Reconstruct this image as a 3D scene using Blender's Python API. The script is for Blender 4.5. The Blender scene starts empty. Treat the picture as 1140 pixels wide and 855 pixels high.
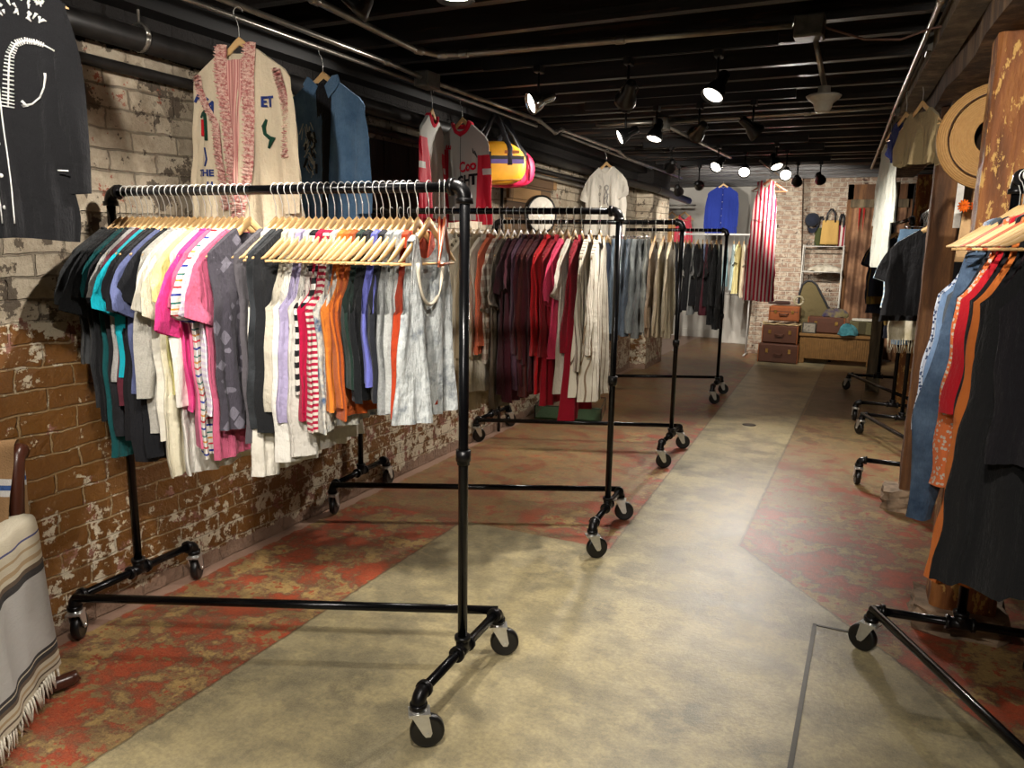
import bpy, math, random
import numpy as np
from mathutils import Matrix, Vector

SC = bpy.context.scene
COL = SC.collection
PI = math.pi
rnd = random.Random(7)

# ------------------------------------------------------------------ helpers
def lin(c):
    return tuple(((v/12.92) if v <= .04045 else ((v+.055)/1.055)**2.4) for v in (x/255 for x in c)) + (1,)

class MB:
    """collects geometry, linked as one mesh object"""
    def __init__(s): s.v = []; s.f = []; s.sm = []
    def add(s, vs, fs, smooth=False, M=None):
        n = len(s.v)
        if M is not None: vs = [tuple(M @ Vector(p)) for p in vs]
        s.v += [tuple(p) for p in vs]; s.f += [tuple(i+n for i in f) for f in fs]; s.sm += [smooth]*len(fs)
        return s
    def box(s, lo, hi, M=None, ch=0.0):
        x0,y0,z0 = lo; x1,y1,z1 = hi
        if ch:
            # chamfered on the four long vertical edges and the rims: octagonal shell
            c = ch
            ring = [(x0+c,y0),(x1-c,y0),(x1,y0+c),(x1,y1-c),(x1-c,y1),(x0+c,y1),(x0,y1-c),(x0,y0+c)]
            ring2 = [(x0+c,y0+c),(x1-c,y0+c),(x1-c,y0+c),(x1-c,y1-c),(x1-c,y1-c),(x0+c,y1-c),(x0+c,y1-c),(x0+c,y0+c)]
            vs = [(x,y,z0) for x,y in ring2]+[(x,y,z0+c) for x,y in ring]+[(x,y,z1-c) for x,y in ring]+[(x,y,z1) for x,y in ring2]
            fs = []
            for k in range(3):
                for i in range(8):
                    j = (i+1) % 8; fs.append((k*8+i, k*8+j, k*8+8+j, k*8+8+i))
            fs.append(tuple(range(7,-1,-1))); fs.append(tuple(range(24,32)))
            return s.add(vs, fs, False, M)
        vs = [(x0,y0,z0),(x1,y0,z0),(x1,y1,z0),(x0,y1,z0),(x0,y0,z1),(x1,y0,z1),(x1,y1,z1),(x0,y1,z1)]
        fs = [(3,2,1,0),(4,5,6,7),(0,1,5,4),(1,2,6,5),(2,3,7,6),(3,0,4,7)]
        return s.add(vs, fs, False, M)
    def tube(s, pts, r, n=10, cap=True, closed=False, M=None, flat=None):
        """round bar along a polyline; r number or list; flat=(a,b) scales the section"""
        P = [Vector(p) for p in pts]; m = len(P)
        rs = r if isinstance(r, (list, tuple)) else [r]*m
        vs = []; up = None
        for i, p in enumerate(P):
            if closed: d = (P[(i+1) % m]-P[i-1])
            else: d = (P[min(i+1, m-1)]-P[max(i-1, 0)])
            d = d.normalized() if d.length > 1e-9 else Vector((0,0,1))
            if up is None:
                up = Vector((0,0,1)) if abs(d.z) < .9 else Vector((1,0,0))
            a = up - d*up.dot(d)
            if a.length < 1e-5: a = Vector((1,0,0)) - d*d.x
            a.normalize(); b = d.cross(a); up = a
            fa, fb = flat if flat else (1,1)
            for k in range(n):
                t = 2*PI*k/n
                vs.append(p + a*(rs[i]*fa*math.cos(t)) + b*(rs[i]*fb*math.sin(t)))
        fs = []
        for i in range(m if closed else m-1):
            i2 = (i+1) % m
            for k in range(n):
                k2 = (k+1) % n
                fs.append((i*n+k, i*n+k2, i2*n+k2, i2*n+k))
        s.add(vs, fs, True, M)
        if cap and not closed:
            n0 = len(s.v)-len(vs)
            s.f.append(tuple(n0+k for k in range(n-1,-1,-1))); s.f.append(tuple(n0+(m-1)*n+k for k in range(n))); s.sm += [False, False]
        return s
    def lathe(s, prof, n=20, M=None, smooth=True):
        vs = []; fs = []
        for r, z in prof:
            for k in range(n):
                t = 2*PI*k/n; vs.append((r*math.cos(t), r*math.sin(t), z))
        for i in range(len(prof)-1):
            for k in range(n):
                k2 = (k+1) % n; fs.append((i*n+k, i*n+k2, (i+1)*n+k2, (i+1)*n+k))
        return s.add(vs, fs, smooth, M)
    def grid(s, G, smooth=True, M=None, closed_u=False):
        """G: array (rows, cols, 3)"""
        R_, C_ = G.shape[:2]
        vs = [tuple(float(c) for c in p) for p in G.reshape(-1, 3)]
        fs = []
        for i in range(R_-1):
            for j in range(C_ if closed_u else C_-1):
                j2 = (j+1) % C_
                fs.append((i*C_+j, i*C_+j2, (i+1)*C_+j2, (i+1)*C_+j))
        return s.add(vs, fs, smooth, M)
    def poly(s, pts2, d, M=None):
        """prism of an outline in XZ, thickness d in Y"""
        n = len(pts2)
        vs = [(x, -d/2, z) for x, z in pts2]+[(x, d/2, z) for x, z in pts2]
        fs = [tuple(range(n)), tuple(range(2*n-1, n-1, -1))]+[(i, i+n, (i+1) % n+n, (i+1) % n) for i in range(n)]
        return s.add(vs, fs, False, M)
    def build(s, name, mat, parent=None, loc=None, rot=None):
        me = bpy.data.meshes.new(name); me.from_pydata(s.v, [], s.f); me.update()
        me.polygons.foreach_set('use_smooth', s.sm)
        if mat: me.materials.append(mat)
        o = bpy.data.objects.new(name, me); COL.objects.link(o)
        if parent: o.parent = parent
        if loc: o.location = loc
        if rot: o.rotation_euler = rot
        return o

def tag(o, label, cat, group=None, kind=None):
    o['label'] = label if len(label.split()) <= 16 else label.replace('pale wooden ', '').replace('wooden ', '').replace(' on the second rack', ''); o['category'] = cat
    if group: o['group'] = group
    if kind: o['kind'] = kind
    return o
def struct(o): o['kind'] = 'structure'; return o
def empty(name, loc=(0,0,0), rz=0.0, label=None, cat=None, group=None):
    o = bpy.data.objects.new(name, None); COL.objects.link(o); o.empty_display_size = .05
    o.location = loc; o.rotation_euler = (0,0,rz)
    if label: tag(o, label, cat, group)
    return o
def copy_tree(o, parent=None):
    c = o.copy(); COL.objects.link(c); c.parent = parent
    for ch in list(o.children):
        if ch.name.split('.')[0] != '': copy_tree(ch, c)
    return c
def arc(c, r, a0, a1, n, plane='xz'):
    out = []
    for i in range(n+1):
        t = a0+(a1-a0)*i/n; u, w = r*math.cos(t), r*math.sin(t)
        out.append((c[0]+u, c[1], c[2]+w) if plane == 'xz' else (c[0], c[1]+u, c[2]+w) if plane == 'yz' else (c[0]+u, c[1]+w, c[2]))
    return out
def Tm(loc=(0,0,0), rz=0, rx=0, ry=0, s=1):
    return Matrix.Translation(loc) @ Matrix.Rotation(rz,4,'Z') @ Matrix.Rotation(ry,4,'Y') @ Matrix.Rotation(rx,4,'X') @ Matrix.Scale(s,4)

# ------------------------------------------------------------------ materials
class NT:
    def __init__(s, name):
        s.m = bpy.data.materials.new(name); s.m.use_nodes = True
        s.t = s.m.node_tree; s.b = s.t.nodes['Principled BSDF']
    def n(s, typ, **k):
        nd = s.t.nodes.new(typ)
        for a, v in k.items():
            if hasattr(nd, a) and a not in ('Scale','Color'): setattr(nd, a, v)
            else: nd.inputs[a].default_value = v
        return nd
    def l(s, a, b): s.t.links.new(a, b)
    def coords(s, kind='Object'): return s.n('ShaderNodeTexCoord').outputs[kind]
    def pos(s): return s.n('ShaderNodeNewGeometry').outputs['Position']
    def noise(s, vec, scale, detail=4, rough=.55, w=None, mapping=None):
        nd = s.t.nodes.new('ShaderNodeTexNoise'); nd.inputs['Scale'].default_value = scale; nd.inputs['Detail'].default_value = detail
        nd.inputs['Roughness'].default_value = rough
        if mapping:
            mp = s.t.nodes.new('ShaderNodeMapping'); mp.inputs['Scale'].default_value = mapping
            s.l(vec, mp.inputs['Vector']); vec = mp.outputs[0]
        s.l(vec, nd.inputs['Vector']); return nd.outputs['Fac']
    def ramp(s, fac, stops, interp='LINEAR'):
        r = s.t.nodes.new('ShaderNodeValToRGB'); cr = r.color_ramp; cr.interpolation = interp
        while len(cr.elements) < len(stops): cr.elements.new(.5)
        for e, (p, c) in zip(cr.elements, stops):
            e.position = p; e.color = c if len(c) == 4 else tuple(c)+(1,)
        s.l(fac, r.inputs['Fac']); return r.outputs['Color']
    def math(s, op, a, b=None, c=None, clamp=False):
        m = s.t.nodes.new('ShaderNodeMath'); m.operation = op; m.use_clamp = clamp
        for i, v in enumerate((a, b, c)):
            if v is None: continue
            if isinstance(v, (int, float)): m.inputs[i].default_value = v
            else: s.l(v, m.inputs[i])
        return m.outputs[0]
    def mix(s, fac, a, b, blend='MIX'):
        m = s.t.nodes.new('ShaderNodeMix'); m.data_type = 'RGBA'; m.blend_type = blend
        for sock, v in ((m.inputs[0], fac), (m.inputs[6], a), (m.inputs[7], b)):
            if isinstance(v, (int, float)): sock.default_value = v
            elif isinstance(v, tuple): sock.default_value = v
            else: s.l(v, sock)
        return m.outputs[2]
    def sep(s, vec):
        x = s.t.nodes.new('ShaderNodeSeparateXYZ'); s.l(vec, x.inputs[0]); return x.outputs
    def comb(s, x, y, z):
        c = s.t.nodes.new('ShaderNodeCombineXYZ')
        for i, v in enumerate((x, y, z)):
            if isinstance(v, (int, float)): c.inputs[i].default_value = v
            else: s.l(v, c.inputs[i])
        return c.outputs[0]
    def bump(s, h, strength=.3, dist=.01, prev=None):
        b = s.t.nodes.new('ShaderNodeBump'); b.inputs['Strength'].default_value = strength; b.inputs['Distance'].default_value = dist
        s.l(h, b.inputs['Height'])
        if prev is not None: s.l(prev, b.inputs['Normal'])
        return b.outputs[0]
    def set(s, color=None, rough=None, normal=None, metal=None, **k):
        for key, v in (('Base Color', color), ('Roughness', rough), ('Normal', normal), ('Metallic', metal)):
            if v is None: continue
            if isinstance(v, (int, float, tuple)): s.b.inputs[key].default_value = v
            else: s.l(v, s.b.inputs[key])
        for key, v in k.items(): s.b.inputs[key.replace('_', ' ')].default_value = v
        return s.m
    def rgb2bw(s, c):
        n = s.t.nodes.new('ShaderNodeRGBToBW'); s.l(c, n.inputs[0]); return n.outputs[0]

_cm = {}
def plain(name, rgb, rough=.5, metal=0.0, noise=.08, scale=30, bump=0.0, **k):
    if name in _cm: return _cm[name]
    t = NT(name); v = t.coords(); f = t.noise(v, scale)
    c = lin(rgb); d = tuple(x*(1-noise*2) for x in c[:3])+(1,); e = tuple(min(1, x*(1+noise)) for x in c[:3])+(1,)
    col = t.ramp(f, [(.3, d), (.7, e)])
    nm = t.bump(t.noise(v, scale*2), bump, .002) if bump else None
    _cm[name] = t.set(col, rough, nm, metal, **k); return _cm[name]

def cloth(rgb, kind='plain', rgb2=None, key=None, rough=.92, p=1.0):
    key = key or f'{kind}_{rgb}_{rgb2}_{p}'
    if key in _cm: return _cm[key]
    t = NT('cloth_'+kind); v = t.coords('Object'); a = lin(rgb); b = lin(rgb2) if rgb2 else a
    X = t.sep(v)
    if kind == 'plain': col = t.mix(t.noise(v, 6, 3), tuple(x*.88 for x in a[:3])+(1,), a)
    elif kind == 'heather':
        col = t.mix(t.noise(v, 160, 2, .7), tuple(x*.6 for x in a[:3])+(1,), tuple(min(1, x*1.25) for x in a[:3])+(1,))
    elif kind == 'washed':
        f = t.noise(v, 9, 5, .6); col = t.ramp(f, [(.35, b), (.62, a)])
    elif kind == 'denim':
        f = t.noise(v, 7, 4, .6); f2 = t.noise(v, 240, 2, .8, mapping=(1,1,.25))
        col = t.mix(t.math('MULTIPLY', f2, .6), t.ramp(f, [(.35, a), (.68, b)]), tuple(x*.55 for x in a[:3])+(1,))
    elif kind == 'hstripe':   # bands around the body
        w = t.math('FRACT', t.math('MULTIPLY', X[2], 22*p)); col = t.mix(t.math('GREATER_THAN', w, .5), a, b)
    elif kind == 'vstripe':
        w = t.math('FRACT', t.math('MULTIPLY', X[0], 34*p)); col = t.mix(t.math('GREATER_THAN', w, .5), a, b)
    elif kind == 'pinstripe':
        w = t.math('FRACT', t.math('MULTIPLY', X[0], 45*p)); col = t.mix(t.math('GREATER_THAN', w, .8), a, b)
    elif kind == 'rainbow':
        w = t.math('FRACT', t.math('MULTIPLY', X[2], 10))
        W_ = lin((225,220,210))
        col = t.ramp(w, [(0, W_), (.18, lin((40,60,150))), (.26, W_), (.45, lin((200,50,60))), (.52, W_), (.68, lin((215,150,60))), (.75, W_), (.9, lin((30,110,100))), (.96, W_)], 'CONSTANT')
    elif kind == 'plaid':
        w1 = t.math('FRACT', t.math('MULTIPLY', X[2], 17)); w2 = t.math('FRACT', t.math('MULTIPLY', X[0], 17))
        s1 = t.math('GREATER_THAN', w1, .6); s2 = t.math('GREATER_THAN', w2, .6)
        col = t.mix(t.math('MULTIPLY', t.math('ADD', s1, s2), .5), a, b)
    elif kind == 'tiedye':
        f = t.noise(v, 7, 5, .7); col = t.ramp(f, [(.38, b), (.5, a), (.6, tuple((x+y)/2 for x, y in zip(a, b)))])
    elif kind == 'floral':
        vo = t.n('ShaderNodeTexVoronoi'); vo.inputs['Scale'].default_value = 38*p; t.l(v, vo.inputs['Vector'])
        d = t.math('ADD', vo.outputs['Distance'], t.math('MULTIPLY', t.math('SUBTRACT', t.noise(v, 60*p), .5), .7))
        col = t.mix(t.math('LESS_THAN', d, .38), a, b)
    elif kind == 'geo':
        vo = t.n('ShaderNodeTexVoronoi', distance='MANHATTAN'); vo.inputs['Scale'].default_value = 14; t.l(v, vo.inputs['Vector'])
        col = t.mix(t.math('GREATER_THAN', vo.outputs['Distance'], .42), a, b)
    weave = t.noise(v, 420, 2, .6); crink = t.math('ADD', t.noise(v, 20, 4, .6), t.math('MULTIPLY', t.noise(v, 62, 5, .65, mapping=(1,1,.22)), .8))
    nm = t.bump(weave, .12, .0015, t.bump(crink, .85, .013))
    _cm[key] = t.set(col, rough, nm, Sheen_Weight=.08, Specular_IOR_Level=.2)
    return _cm[key]

M_pipe = plain('black_pipe', (17,17,19), .22, .55, .1, 20)
M_pipe.node_tree.nodes['Principled BSDF'].inputs['Specular IOR Level'].default_value = .5
M_fit = plain('black_fitting', (24,23,24), .32, .5, .2, 60, .2)
M_rubber = plain('rubber', (12,12,13), .38, 0, .1)
M_zinc = plain('zinc', (215,215,212), .3, .85, .06, 40)
M_chrome = plain('chrome_wire', (225,225,225), .16, 1.0, .03)
M_hook = plain('hook_wire', (226,226,222), .3, .55, .03)
M_conduit = plain('conduit_steel', (165,160,150), .32, .85, .12, 14)
M_darksteel = plain('dark_painted_pipe', (38,35,33), .42, .3, .3, 14, .2)
M_black = plain('black_paint', (14,14,15), .4, 0, .1)
M_box = plain('junction_box', (92,88,80), .45, .5, .2, 20)

def wood(name, c1, c2, axis=2, scale=6, rough=.5, stretch=.12, bump=.15, patches=None, distort=1.0):
    t = NT(name); v = t.coords('Object')
    mp = [1,1,1]; mp[axis] = stretch
    f = t.noise(v, scale*3, 6, .65, mapping=tuple(mp)); g = t.noise(v, scale, 3, .5)
    col = t.mix(f, lin(c1), lin(c2)); col = t.mix(t.math('MULTIPLY', g, .35), col, tuple(x*.5 for x in lin(c1)[:3])+(1,))
    if patches:
        for pc, th, sc in patches:
            pf = t.noise(v, sc, 6, .62); w = t.math('GREATER_THAN', pf, th)
            col = t.mix(w, col, lin(pc))
    nm = t.bump(f, bump, .01)
    return t.set(col, rough, nm)
M_hanger = wood('pale_hanger_wood', (205,160,100), (232,196,142), 0, 8, .38)
M_hanger_red = wood('red_hanger_wood', (150,70,38), (180,92,52), 0, 8, .38)
M_oak = wood('dark_chair_wood', (52,26,18), (84,44,28), 2, 5, .3)

def brick_wall(name, axis, paint_split=True, offs=(0,0)):
    """axis 'y': wall runs along Y (left wall); 'x': runs along X"""
    t = NT(name); P = t.pos(); X = t.sep(P)
    u = X[1] if axis == 'y' else X[0]; z = X[2]
    nz = t.noise(P, 2.4, 3); nz2 = t.noise(P, 11, 4)
    uu = t.math('ADD', u, t.math('MULTIPLY', t.math('SUBTRACT', nz2, .5), .05))
    zz = t.math('ADD', t.math('ADD', z, t.math('MULTIPLY', t.math('SUBTRACT', nz, .5), .05)), t.math('MULTIPLY', t.math('SUBTRACT', nz2, .5), .022))
    br = t.n('ShaderNodeTexBrick'); br.inputs['Scale'].default_value = 1.0
    big = paint_split
    br.inputs['Brick Width'].default_value = .24 if big else .21; br.inputs['Row Height'].default_value = .088 if big else .072
    br.inputs['Mortar Size'].default_value = .006 if big else .009; br.inputs['Mortar Smooth'].default_value = .5
    br.inputs['Color1'].default_value = (.2,.2,.2,1); br.inputs['Color2'].default_value = (.8,.8,.8,1); br.inputs['Mortar'].default_value = (.5,.5,.5,1)
    t.l(t.comb(uu, zz, 0), br.inputs['Vector'])
    mort = br.outputs['Fac']; tone = t.rgb2bw(br.outputs['Color'])
    fine = t.noise(P, 46, 6, .7); mid = t.noise(P, 8.5, 8, .68); mid2 = t.noise(P, 15, 8, .72); big_n = t.noise(P, 1.3, 4, .6)
    if paint_split:
        # old whitewash above
        wh = t.mix(tone, lin((182,168,146)), lin((206,192,168)))
        wh = t.mix(t.math('MULTIPLY', t.ramp(t.noise(P, 5.5, 9, .75), [(.46, (0,0,0)), (.62, (1,1,1))]), .6), wh, lin((138,120,96)))
        wh = t.mix(t.math('MULTIPLY', fine, .3), wh, lin((120,108,90)))
        gr = t.math('MULTIPLY', t.math('GREATER_THAN', t.math('ADD', mid, t.math('MULTIPLY', fine, .25)), .70), .85)
        wh = t.mix(gr, wh, lin((70,58,46)))
        wh = t.mix(t.math('MULTIPLY', t.math('GREATER_THAN', big_n, .6), t.math('MULTIPLY', mid2, .75)), wh, lin((92,80,66)))
        redp = t.math('GREATER_THAN', t.math('MULTIPLY', mid2, t.noise(P, 2.3, 3)), .385)
        wh = t.mix(redp, wh, lin((150,86,66)))
        wm = t.math('MULTIPLY', mort, t.math('MULTIPLY', t.noise(P, 6, 4), .95), clamp=True)
        wh = t.mix(wm, wh, lin((84,72,58)))
        # glossy brown paint below, flaking
        bn = t.mix(tone, lin((112,70,22)), lin((136,90,34)))
        bn = t.mix(t.math('MULTIPLY', fine, .45), bn, lin((74,44,14)))
        bm = t.math('MULTIPLY', mort, t.math('MULTIPLY', t.noise(P, 5, 4), 1.3), clamp=True); bn = t.mix(bm, bn, lin((172,146,106)))
        # flake amount grows towards the floor and with distance along the wall
        low = t.math('MULTIPLY', t.math('SUBTRACT', .75, z, clamp=True), .16)
        far = t.math('MULTIPLY', t.math('SUBTRACT', X[1], 3.4, clamp=True), .05)
        edge = t.math('MULTIPLY', t.math('SUBTRACT', z, 1.13, clamp=True), .9)
        fl = t.math('ADD', t.math('ADD', t.math('ADD', mid2, low), far), t.math('ADD', edge, t.math('MULTIPLY', mort, .045)))
        flake = t.math('GREATER_THAN', fl, .615)
        fc = t.mix(t.math('GREATER_THAN', mid, .45), lin((150,104,88)), lin((206,192,166)))
        bn = t.mix(flake, bn, fc)
        split = t.math('GREATER_THAN', t.math('ADD', z, t.math('MULTIPLY', t.math('SUBTRACT', mid, .5), .22)), 1.33)
        base = t.math('LESS_THAN', t.math('ADD', z, t.math('MULTIPLY', t.math('SUBTRACT', mid, .5), .2)), .075)
        col = t.mix(split, bn, wh); top_ = t.math('GREATER_THAN', t.math('ADD', z, t.math('MULTIPLY', t.math('SUBTRACT', mid, .5), .1)), 2.44); col = t.mix(top_, col, lin((26,21,18))); col = t.mix(base, col, lin((150,122,102)))  # top band: shade under the pipes and dirt, both put into the colour
        rough = t.math('ADD', .38, t.math('MULTIPLY', t.math('MAXIMUM', split, flake), .5))
        hb = t.math('ADD', t.math('MULTIPLY', mort, -1.0), t.math('ADD', t.math('MULTIPLY', mid, .9), t.math('MULTIPLY', flake, .18)))
        nm = t.bump(hb, 1.0, .028, t.bump(fine, .8, .006))
    else:
        rd = t.mix(tone, lin((124,98,82)), lin((152,130,110)))
        rd = t.mix(t.math('GREATER_THAN', mid2, .52), rd, lin((172,158,138)))
        rd = t.mix(t.math('GREATER_THAN', mid, .62), rd, lin((72,52,42)))
        col = t.mix(t.math('MULTIPLY', mort, .9), rd, lin((186,174,156)))
        rough = .85
        nm = t.bump(t.math('ADD', t.math('MULTIPLY', mort, -1.0), mid), 1.0, .018, t.bump(fine, .4, .004))
    return t.set(col, rough, nm)

def floor_mat():
    t = NT('painted_concrete'); P = t.pos(); X = t.sep(P)
    n1 = t.noise(P, 1.3, 8, .66); n2 = t.noise(P, 4.2, 9, .7); n3 = t.noise(P, 14, 8, .7); n4 = t.noise(P, 60, 5, .7)
    st = t.noise(P, 3.0, 8, .68, mapping=(1.0, 1.5, 1))
    con = t.ramp(n1, [(.42, lin((98,91,71))), (.5, lin((136,126,98))), (.57, lin((174,160,122)))])
    con = t.mix(t.math('MULTIPLY', t.ramp(n2, [(.45, (0,0,0)), (.57, (1,1,1))]), .8), con, lin((182,166,122)))
    con = t.mix(t.math('MULTIPLY', t.ramp(st, [(.48, (0,0,0)), (.6, (1,1,1))]), .6), con, lin((100,94,76)))
    g5 = t.noise(P, 170, 3, .8)
    con = t.mix(t.math('MULTIPLY', t.ramp(n3, [(.42, (0,0,0)), (.58, (1,1,1))]), .35), con, lin((158,146,112)))
    con = t.mix(t.math('MULTIPLY', t.ramp(n4, [(.40, (0,0,0)), (.62, (1,1,1))]), .38), con, lin((92,87,72)))
    con = t.mix(t.math('MULTIPLY', t.ramp(g5, [(.42, (0,0,0)), (.62, (1,1,1))]), .3), con, lin((172,162,132)))
    # worn red / ochre paint
    red = t.ramp(n2, [(.42, lin((170,66,40))), (.485, lin((146,62,42))), (.52, lin((112,88,66))), (.56, lin((170,142,88)))])
    red = t.mix(t.math('GREATER_THAN', t.math('ADD', t.math('MULTIPLY', n3, .5), t.math('MULTIPLY', n1, .5)), .53), red, lin((144,120,78)))
    red = t.mix(t.math('GREATER_THAN', t.math('ADD', t.math('MULTIPLY', n3, .55), t.math('MULTIPLY', n2, .45)), .575), red, lin((164,70,44)))
    inner = t.math('MULTIPLY', t.math('GREATER_THAN', X[1], 3.86), t.math('SUBTRACT', t.math('MULTIPLY', t.math('SUBTRACT', -1.35, X[0]), 2.2), t.math('MULTIPLY', t.math('SUBTRACT', .5, n1), 6)), clamp=True)
    inner = t.math('MULTIPLY', t.math('MINIMUM', inner, 1.0, clamp=True), .55, clamp=True)
    oc = t.ramp(n2, [(.43, lin((96,86,62))), (.5, lin((156,132,84))), (.55, lin((118,100,66))), (.6, lin((150,80,54)))])
    red = t.mix(inner, red, oc)
    red = t.mix(t.math('MULTIPLY', t.ramp(st, [(.5, (0,0,0)), (.58, (1,1,1))]), .4), red, lin((96,82,62)))
    red = t.mix(t.math('MULTIPLY', t.ramp(n4, [(.4, (0,0,0)), (.62, (1,1,1))]), .35), red, lin((78,56,42)))
    red = t.mix(t.math('MULTIPLY', t.ramp(g5, [(.45, (0,0,0)), (.62, (1,1,1))]), .25), red, lin((190,150,110)))
    jit = t.math('MULTIPLY', t.math('SUBTRACT', n3, .5), .03)
    x = t.math('ADD', X[0], jit); y = t.math('ADD', X[1], jit)
    # left strip boundary: -2.13 in front, -1.2 further back
    bl = t.math('ADD', -2.13, t.math('MULTIPLY', t.math('GREATER_THAN', y, 3.86), .93))
    bl = t.math('SUBTRACT', bl, t.math('MULTIPLY', t.math('SUBTRACT', y, 3.86, clamp=False), t.math('MULTIPLY', t.math('GREATER_THAN', y, 3.86), .038)))
    left = t.math('LESS_THAN', x, bl)
    br = t.math('MAXIMUM', -.56, t.math('ADD', -.52, t.math('MULTIPLY', t.math('SUBTRACT', 4.2, y), .81)))
    right = t.math('GREATER_THAN', x, br)
    mask = t.math('MAXIMUM', left, right)
    # towards the back the right strip fades to bare ochre
    back = t.ramp(t.math('DIVIDE', X[1], 12), [(.42, (0,0,0)), (.6, (1,1,1))])
    ochre = t.ramp(n2, [(.43, lin((88,78,58))), (.5, lin((140,120,80))), (.56, lin((104,90,64)))])
    red2 = t.mix(t.math('MULTIPLY', t.math('MULTIPLY', back, right), .8), red, ochre)
    # cement fillet by the wall
    fil = t.math('LESS_THAN', t.math('ADD', X[0], t.math('MULTIPLY', t.math('SUBTRACT', n3, .5), .08)), -2.9)
    col = t.mix(mask, con, red2); col = t.mix(fil, col, lin((158,128,110)))
    seam = t.math('MAXIMUM', t.math('LESS_THAN', t.math('ABSOLUTE', t.math('SUBTRACT', x, bl)), .006), t.math('LESS_THAN', t.math('ABSOLUTE', t.math('SUBTRACT', x, br)), .008))
    col = t.mix(t.math('MULTIPLY', seam, .55), col, lin((78,68,52)))
    # dark square patch far off
    dk = t.math('MULTIPLY', t.math('LESS_THAN', t.math('ABSOLUTE', t.math('ADD', X[0], .28)), .26), t.math('LESS_THAN', t.math('ABSOLUTE', t.math('SUBTRACT', X[1], 9.0)), .9))
    dk = t.math('MULTIPLY', dk, t.math('MULTIPLY', t.math('GREATER_THAN', n2, .44), .6))
    col = t.mix(dk, col, lin((58,46,34)))
    rough = t.math('ADD', .24, t.math('ADD', t.math('MULTIPLY', n2, .22), t.math('MULTIPLY', t.math('MULTIPLY', mask, n4), .1)))
    nm = t.bump(n4, .45, .004, t.bump(t.math('ADD', n3, t.math('MULTIPLY', seam, -.6)), .25, .008))
    m = t.set(col, rough, nm, Specular_IOR_Level=.5)
    return m

def rough_timber(name, c1, c2, peel=None):
    t = NT(name); v = t.pos()
    g = t.noise(v, 9, 7, .68, mapping=(1,1,.12)); k = t.noise(v, 26, 7, .7, mapping=(1,1,.4)); l_ = t.noise(v, 5, 4)
    col = t.ramp(g, [(.35, tuple(x*.45 for x in lin(c1)[:3])+(1,)), (.5, lin(c1)), (.66, lin(c2))])
    if peel: col = t.mix(t.math('GREATER_THAN', t.math('ADD', t.math('MULTIPLY', k, .7), t.math('MULTIPLY', l_, .3)), .55), col, lin(peel))
    nm = t.bump(t.math('ADD', g, t.math('MULTIPLY', k, .7)), .9, .02)
    return t.set(col, .6 if peel else .8, nm)

# ------------------------------------------------------------------ room shell
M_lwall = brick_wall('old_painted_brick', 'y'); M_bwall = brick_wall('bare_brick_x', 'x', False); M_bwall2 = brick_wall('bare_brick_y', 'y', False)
t = NT('white_plaster'); M_white = t.set(t.mix(t.noise(t.pos(), 3, 4), lin((196,192,182)), lin((214,210,200))), .8, t.bump(t.noise(t.pos(), 30), .2, .004))
M_floor = floor_mat()
WX = -2.97
def panel(name, pts, mat):
    b = MB(); b.add(pts, [tuple(range(len(pts)))]); return b
ob = MB().box((-5.2,-4,-.12), (3.4,15.2,0)).build('floor', M_floor); struct(ob)
# left wall with a recess beyond Y = 10.98
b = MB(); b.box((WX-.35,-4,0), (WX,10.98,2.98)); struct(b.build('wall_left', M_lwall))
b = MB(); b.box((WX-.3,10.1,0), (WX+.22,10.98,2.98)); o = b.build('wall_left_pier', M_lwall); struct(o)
b = MB(); b.box((-5.1,10.6,0), (-4.9,14.6,2.98)); struct(b.build('wall_recess', M_white))
b = MB(); b.box((-5.0,14.45,0), (-1.3,14.65,2.98)); struct(b.build('wall_back_white', M_white))
b = MB(); b.box((-3.9,14.40,0), (-1.75,14.45,.14)); struct(b.build('baseboard_back', M_white))
# slightly battered brick pillar and brick wall
b = MB(); vs = [(-1.78,12.62,0),(-.98,12.62,0),(-.98,14.6,0),(-1.78,14.6,0),(-1.66,12.62,2.98),(-1.16,12.62,2.98),(-1.16,14.6,2.98),(-1.66,14.6,2.98)]
b.add(vs, [(3,2,1,0),(4,5,6,7),(0,1,5,4),(1,2,6,5),(2,3,7,6),(3,0,4,7)]); struct(b.build('wall_pillar', M_bwall))
b = MB(); b.box((-1.2,12.9,0), (-.47,13.2,2.98)); b.box((-.47,12.9,2.62),(.4,13.2,2.98)); b.box((.4,12.9,0),(3.3,13.2,2.98)); struct(b.build('wall_back_brick', M_bwall))
b = MB(); b.box((3.1,-4,0), (3.3,13.2,2.98)); struct(b.build('wall_right', M_bwall2))
b = MB(); b.box((-5.2,-4.2,0), (3.3,-4,2.98)); struct(b.build('wall_front', M_bwall))
# ceiling: boards with joists
t = NT('black_boards'); v = t.pos(); M_ceil = t.set(t.mix(t.noise(v, 12, 5, .7, mapping=(.1,1,1)), lin((7,6,6)), lin((17,15,13))), .6)
t = NT('black_joist'); v = t.pos(); g = t.noise(v, 24, 6, .7, mapping=(.08,1,1))
M_joist = t.set(t.mix(t.math('GREATER_THAN', g, .6), t.mix(g, lin((14,12,11)), lin((40,34,30))), lin((64,44,32))), .42, t.bump(g, .6, .01))
ceil = MB().box((-5.2,-4.2,2.98), (3.4,15.2,3.1)).build('ceiling', M_ceil); struct(ceil)
y = -3.6; k = 0
while y < 14.3:
    j = MB().box((-5.0,-.028,2.715+.012*math.sin(k*2.3)), (3.1,.028,2.98)).build('joist', M_joist, ceil, (0,y,0), (0,0,.004*math.sin(k*1.7)))
    y += .405; k += 1
# dark timber plate that the joists bear on at the left wall
b = MB().box((WX,-4,2.6), (WX+.12,10.9,2.71)); struct(b.build('trim_1', M_ceil))

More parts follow.
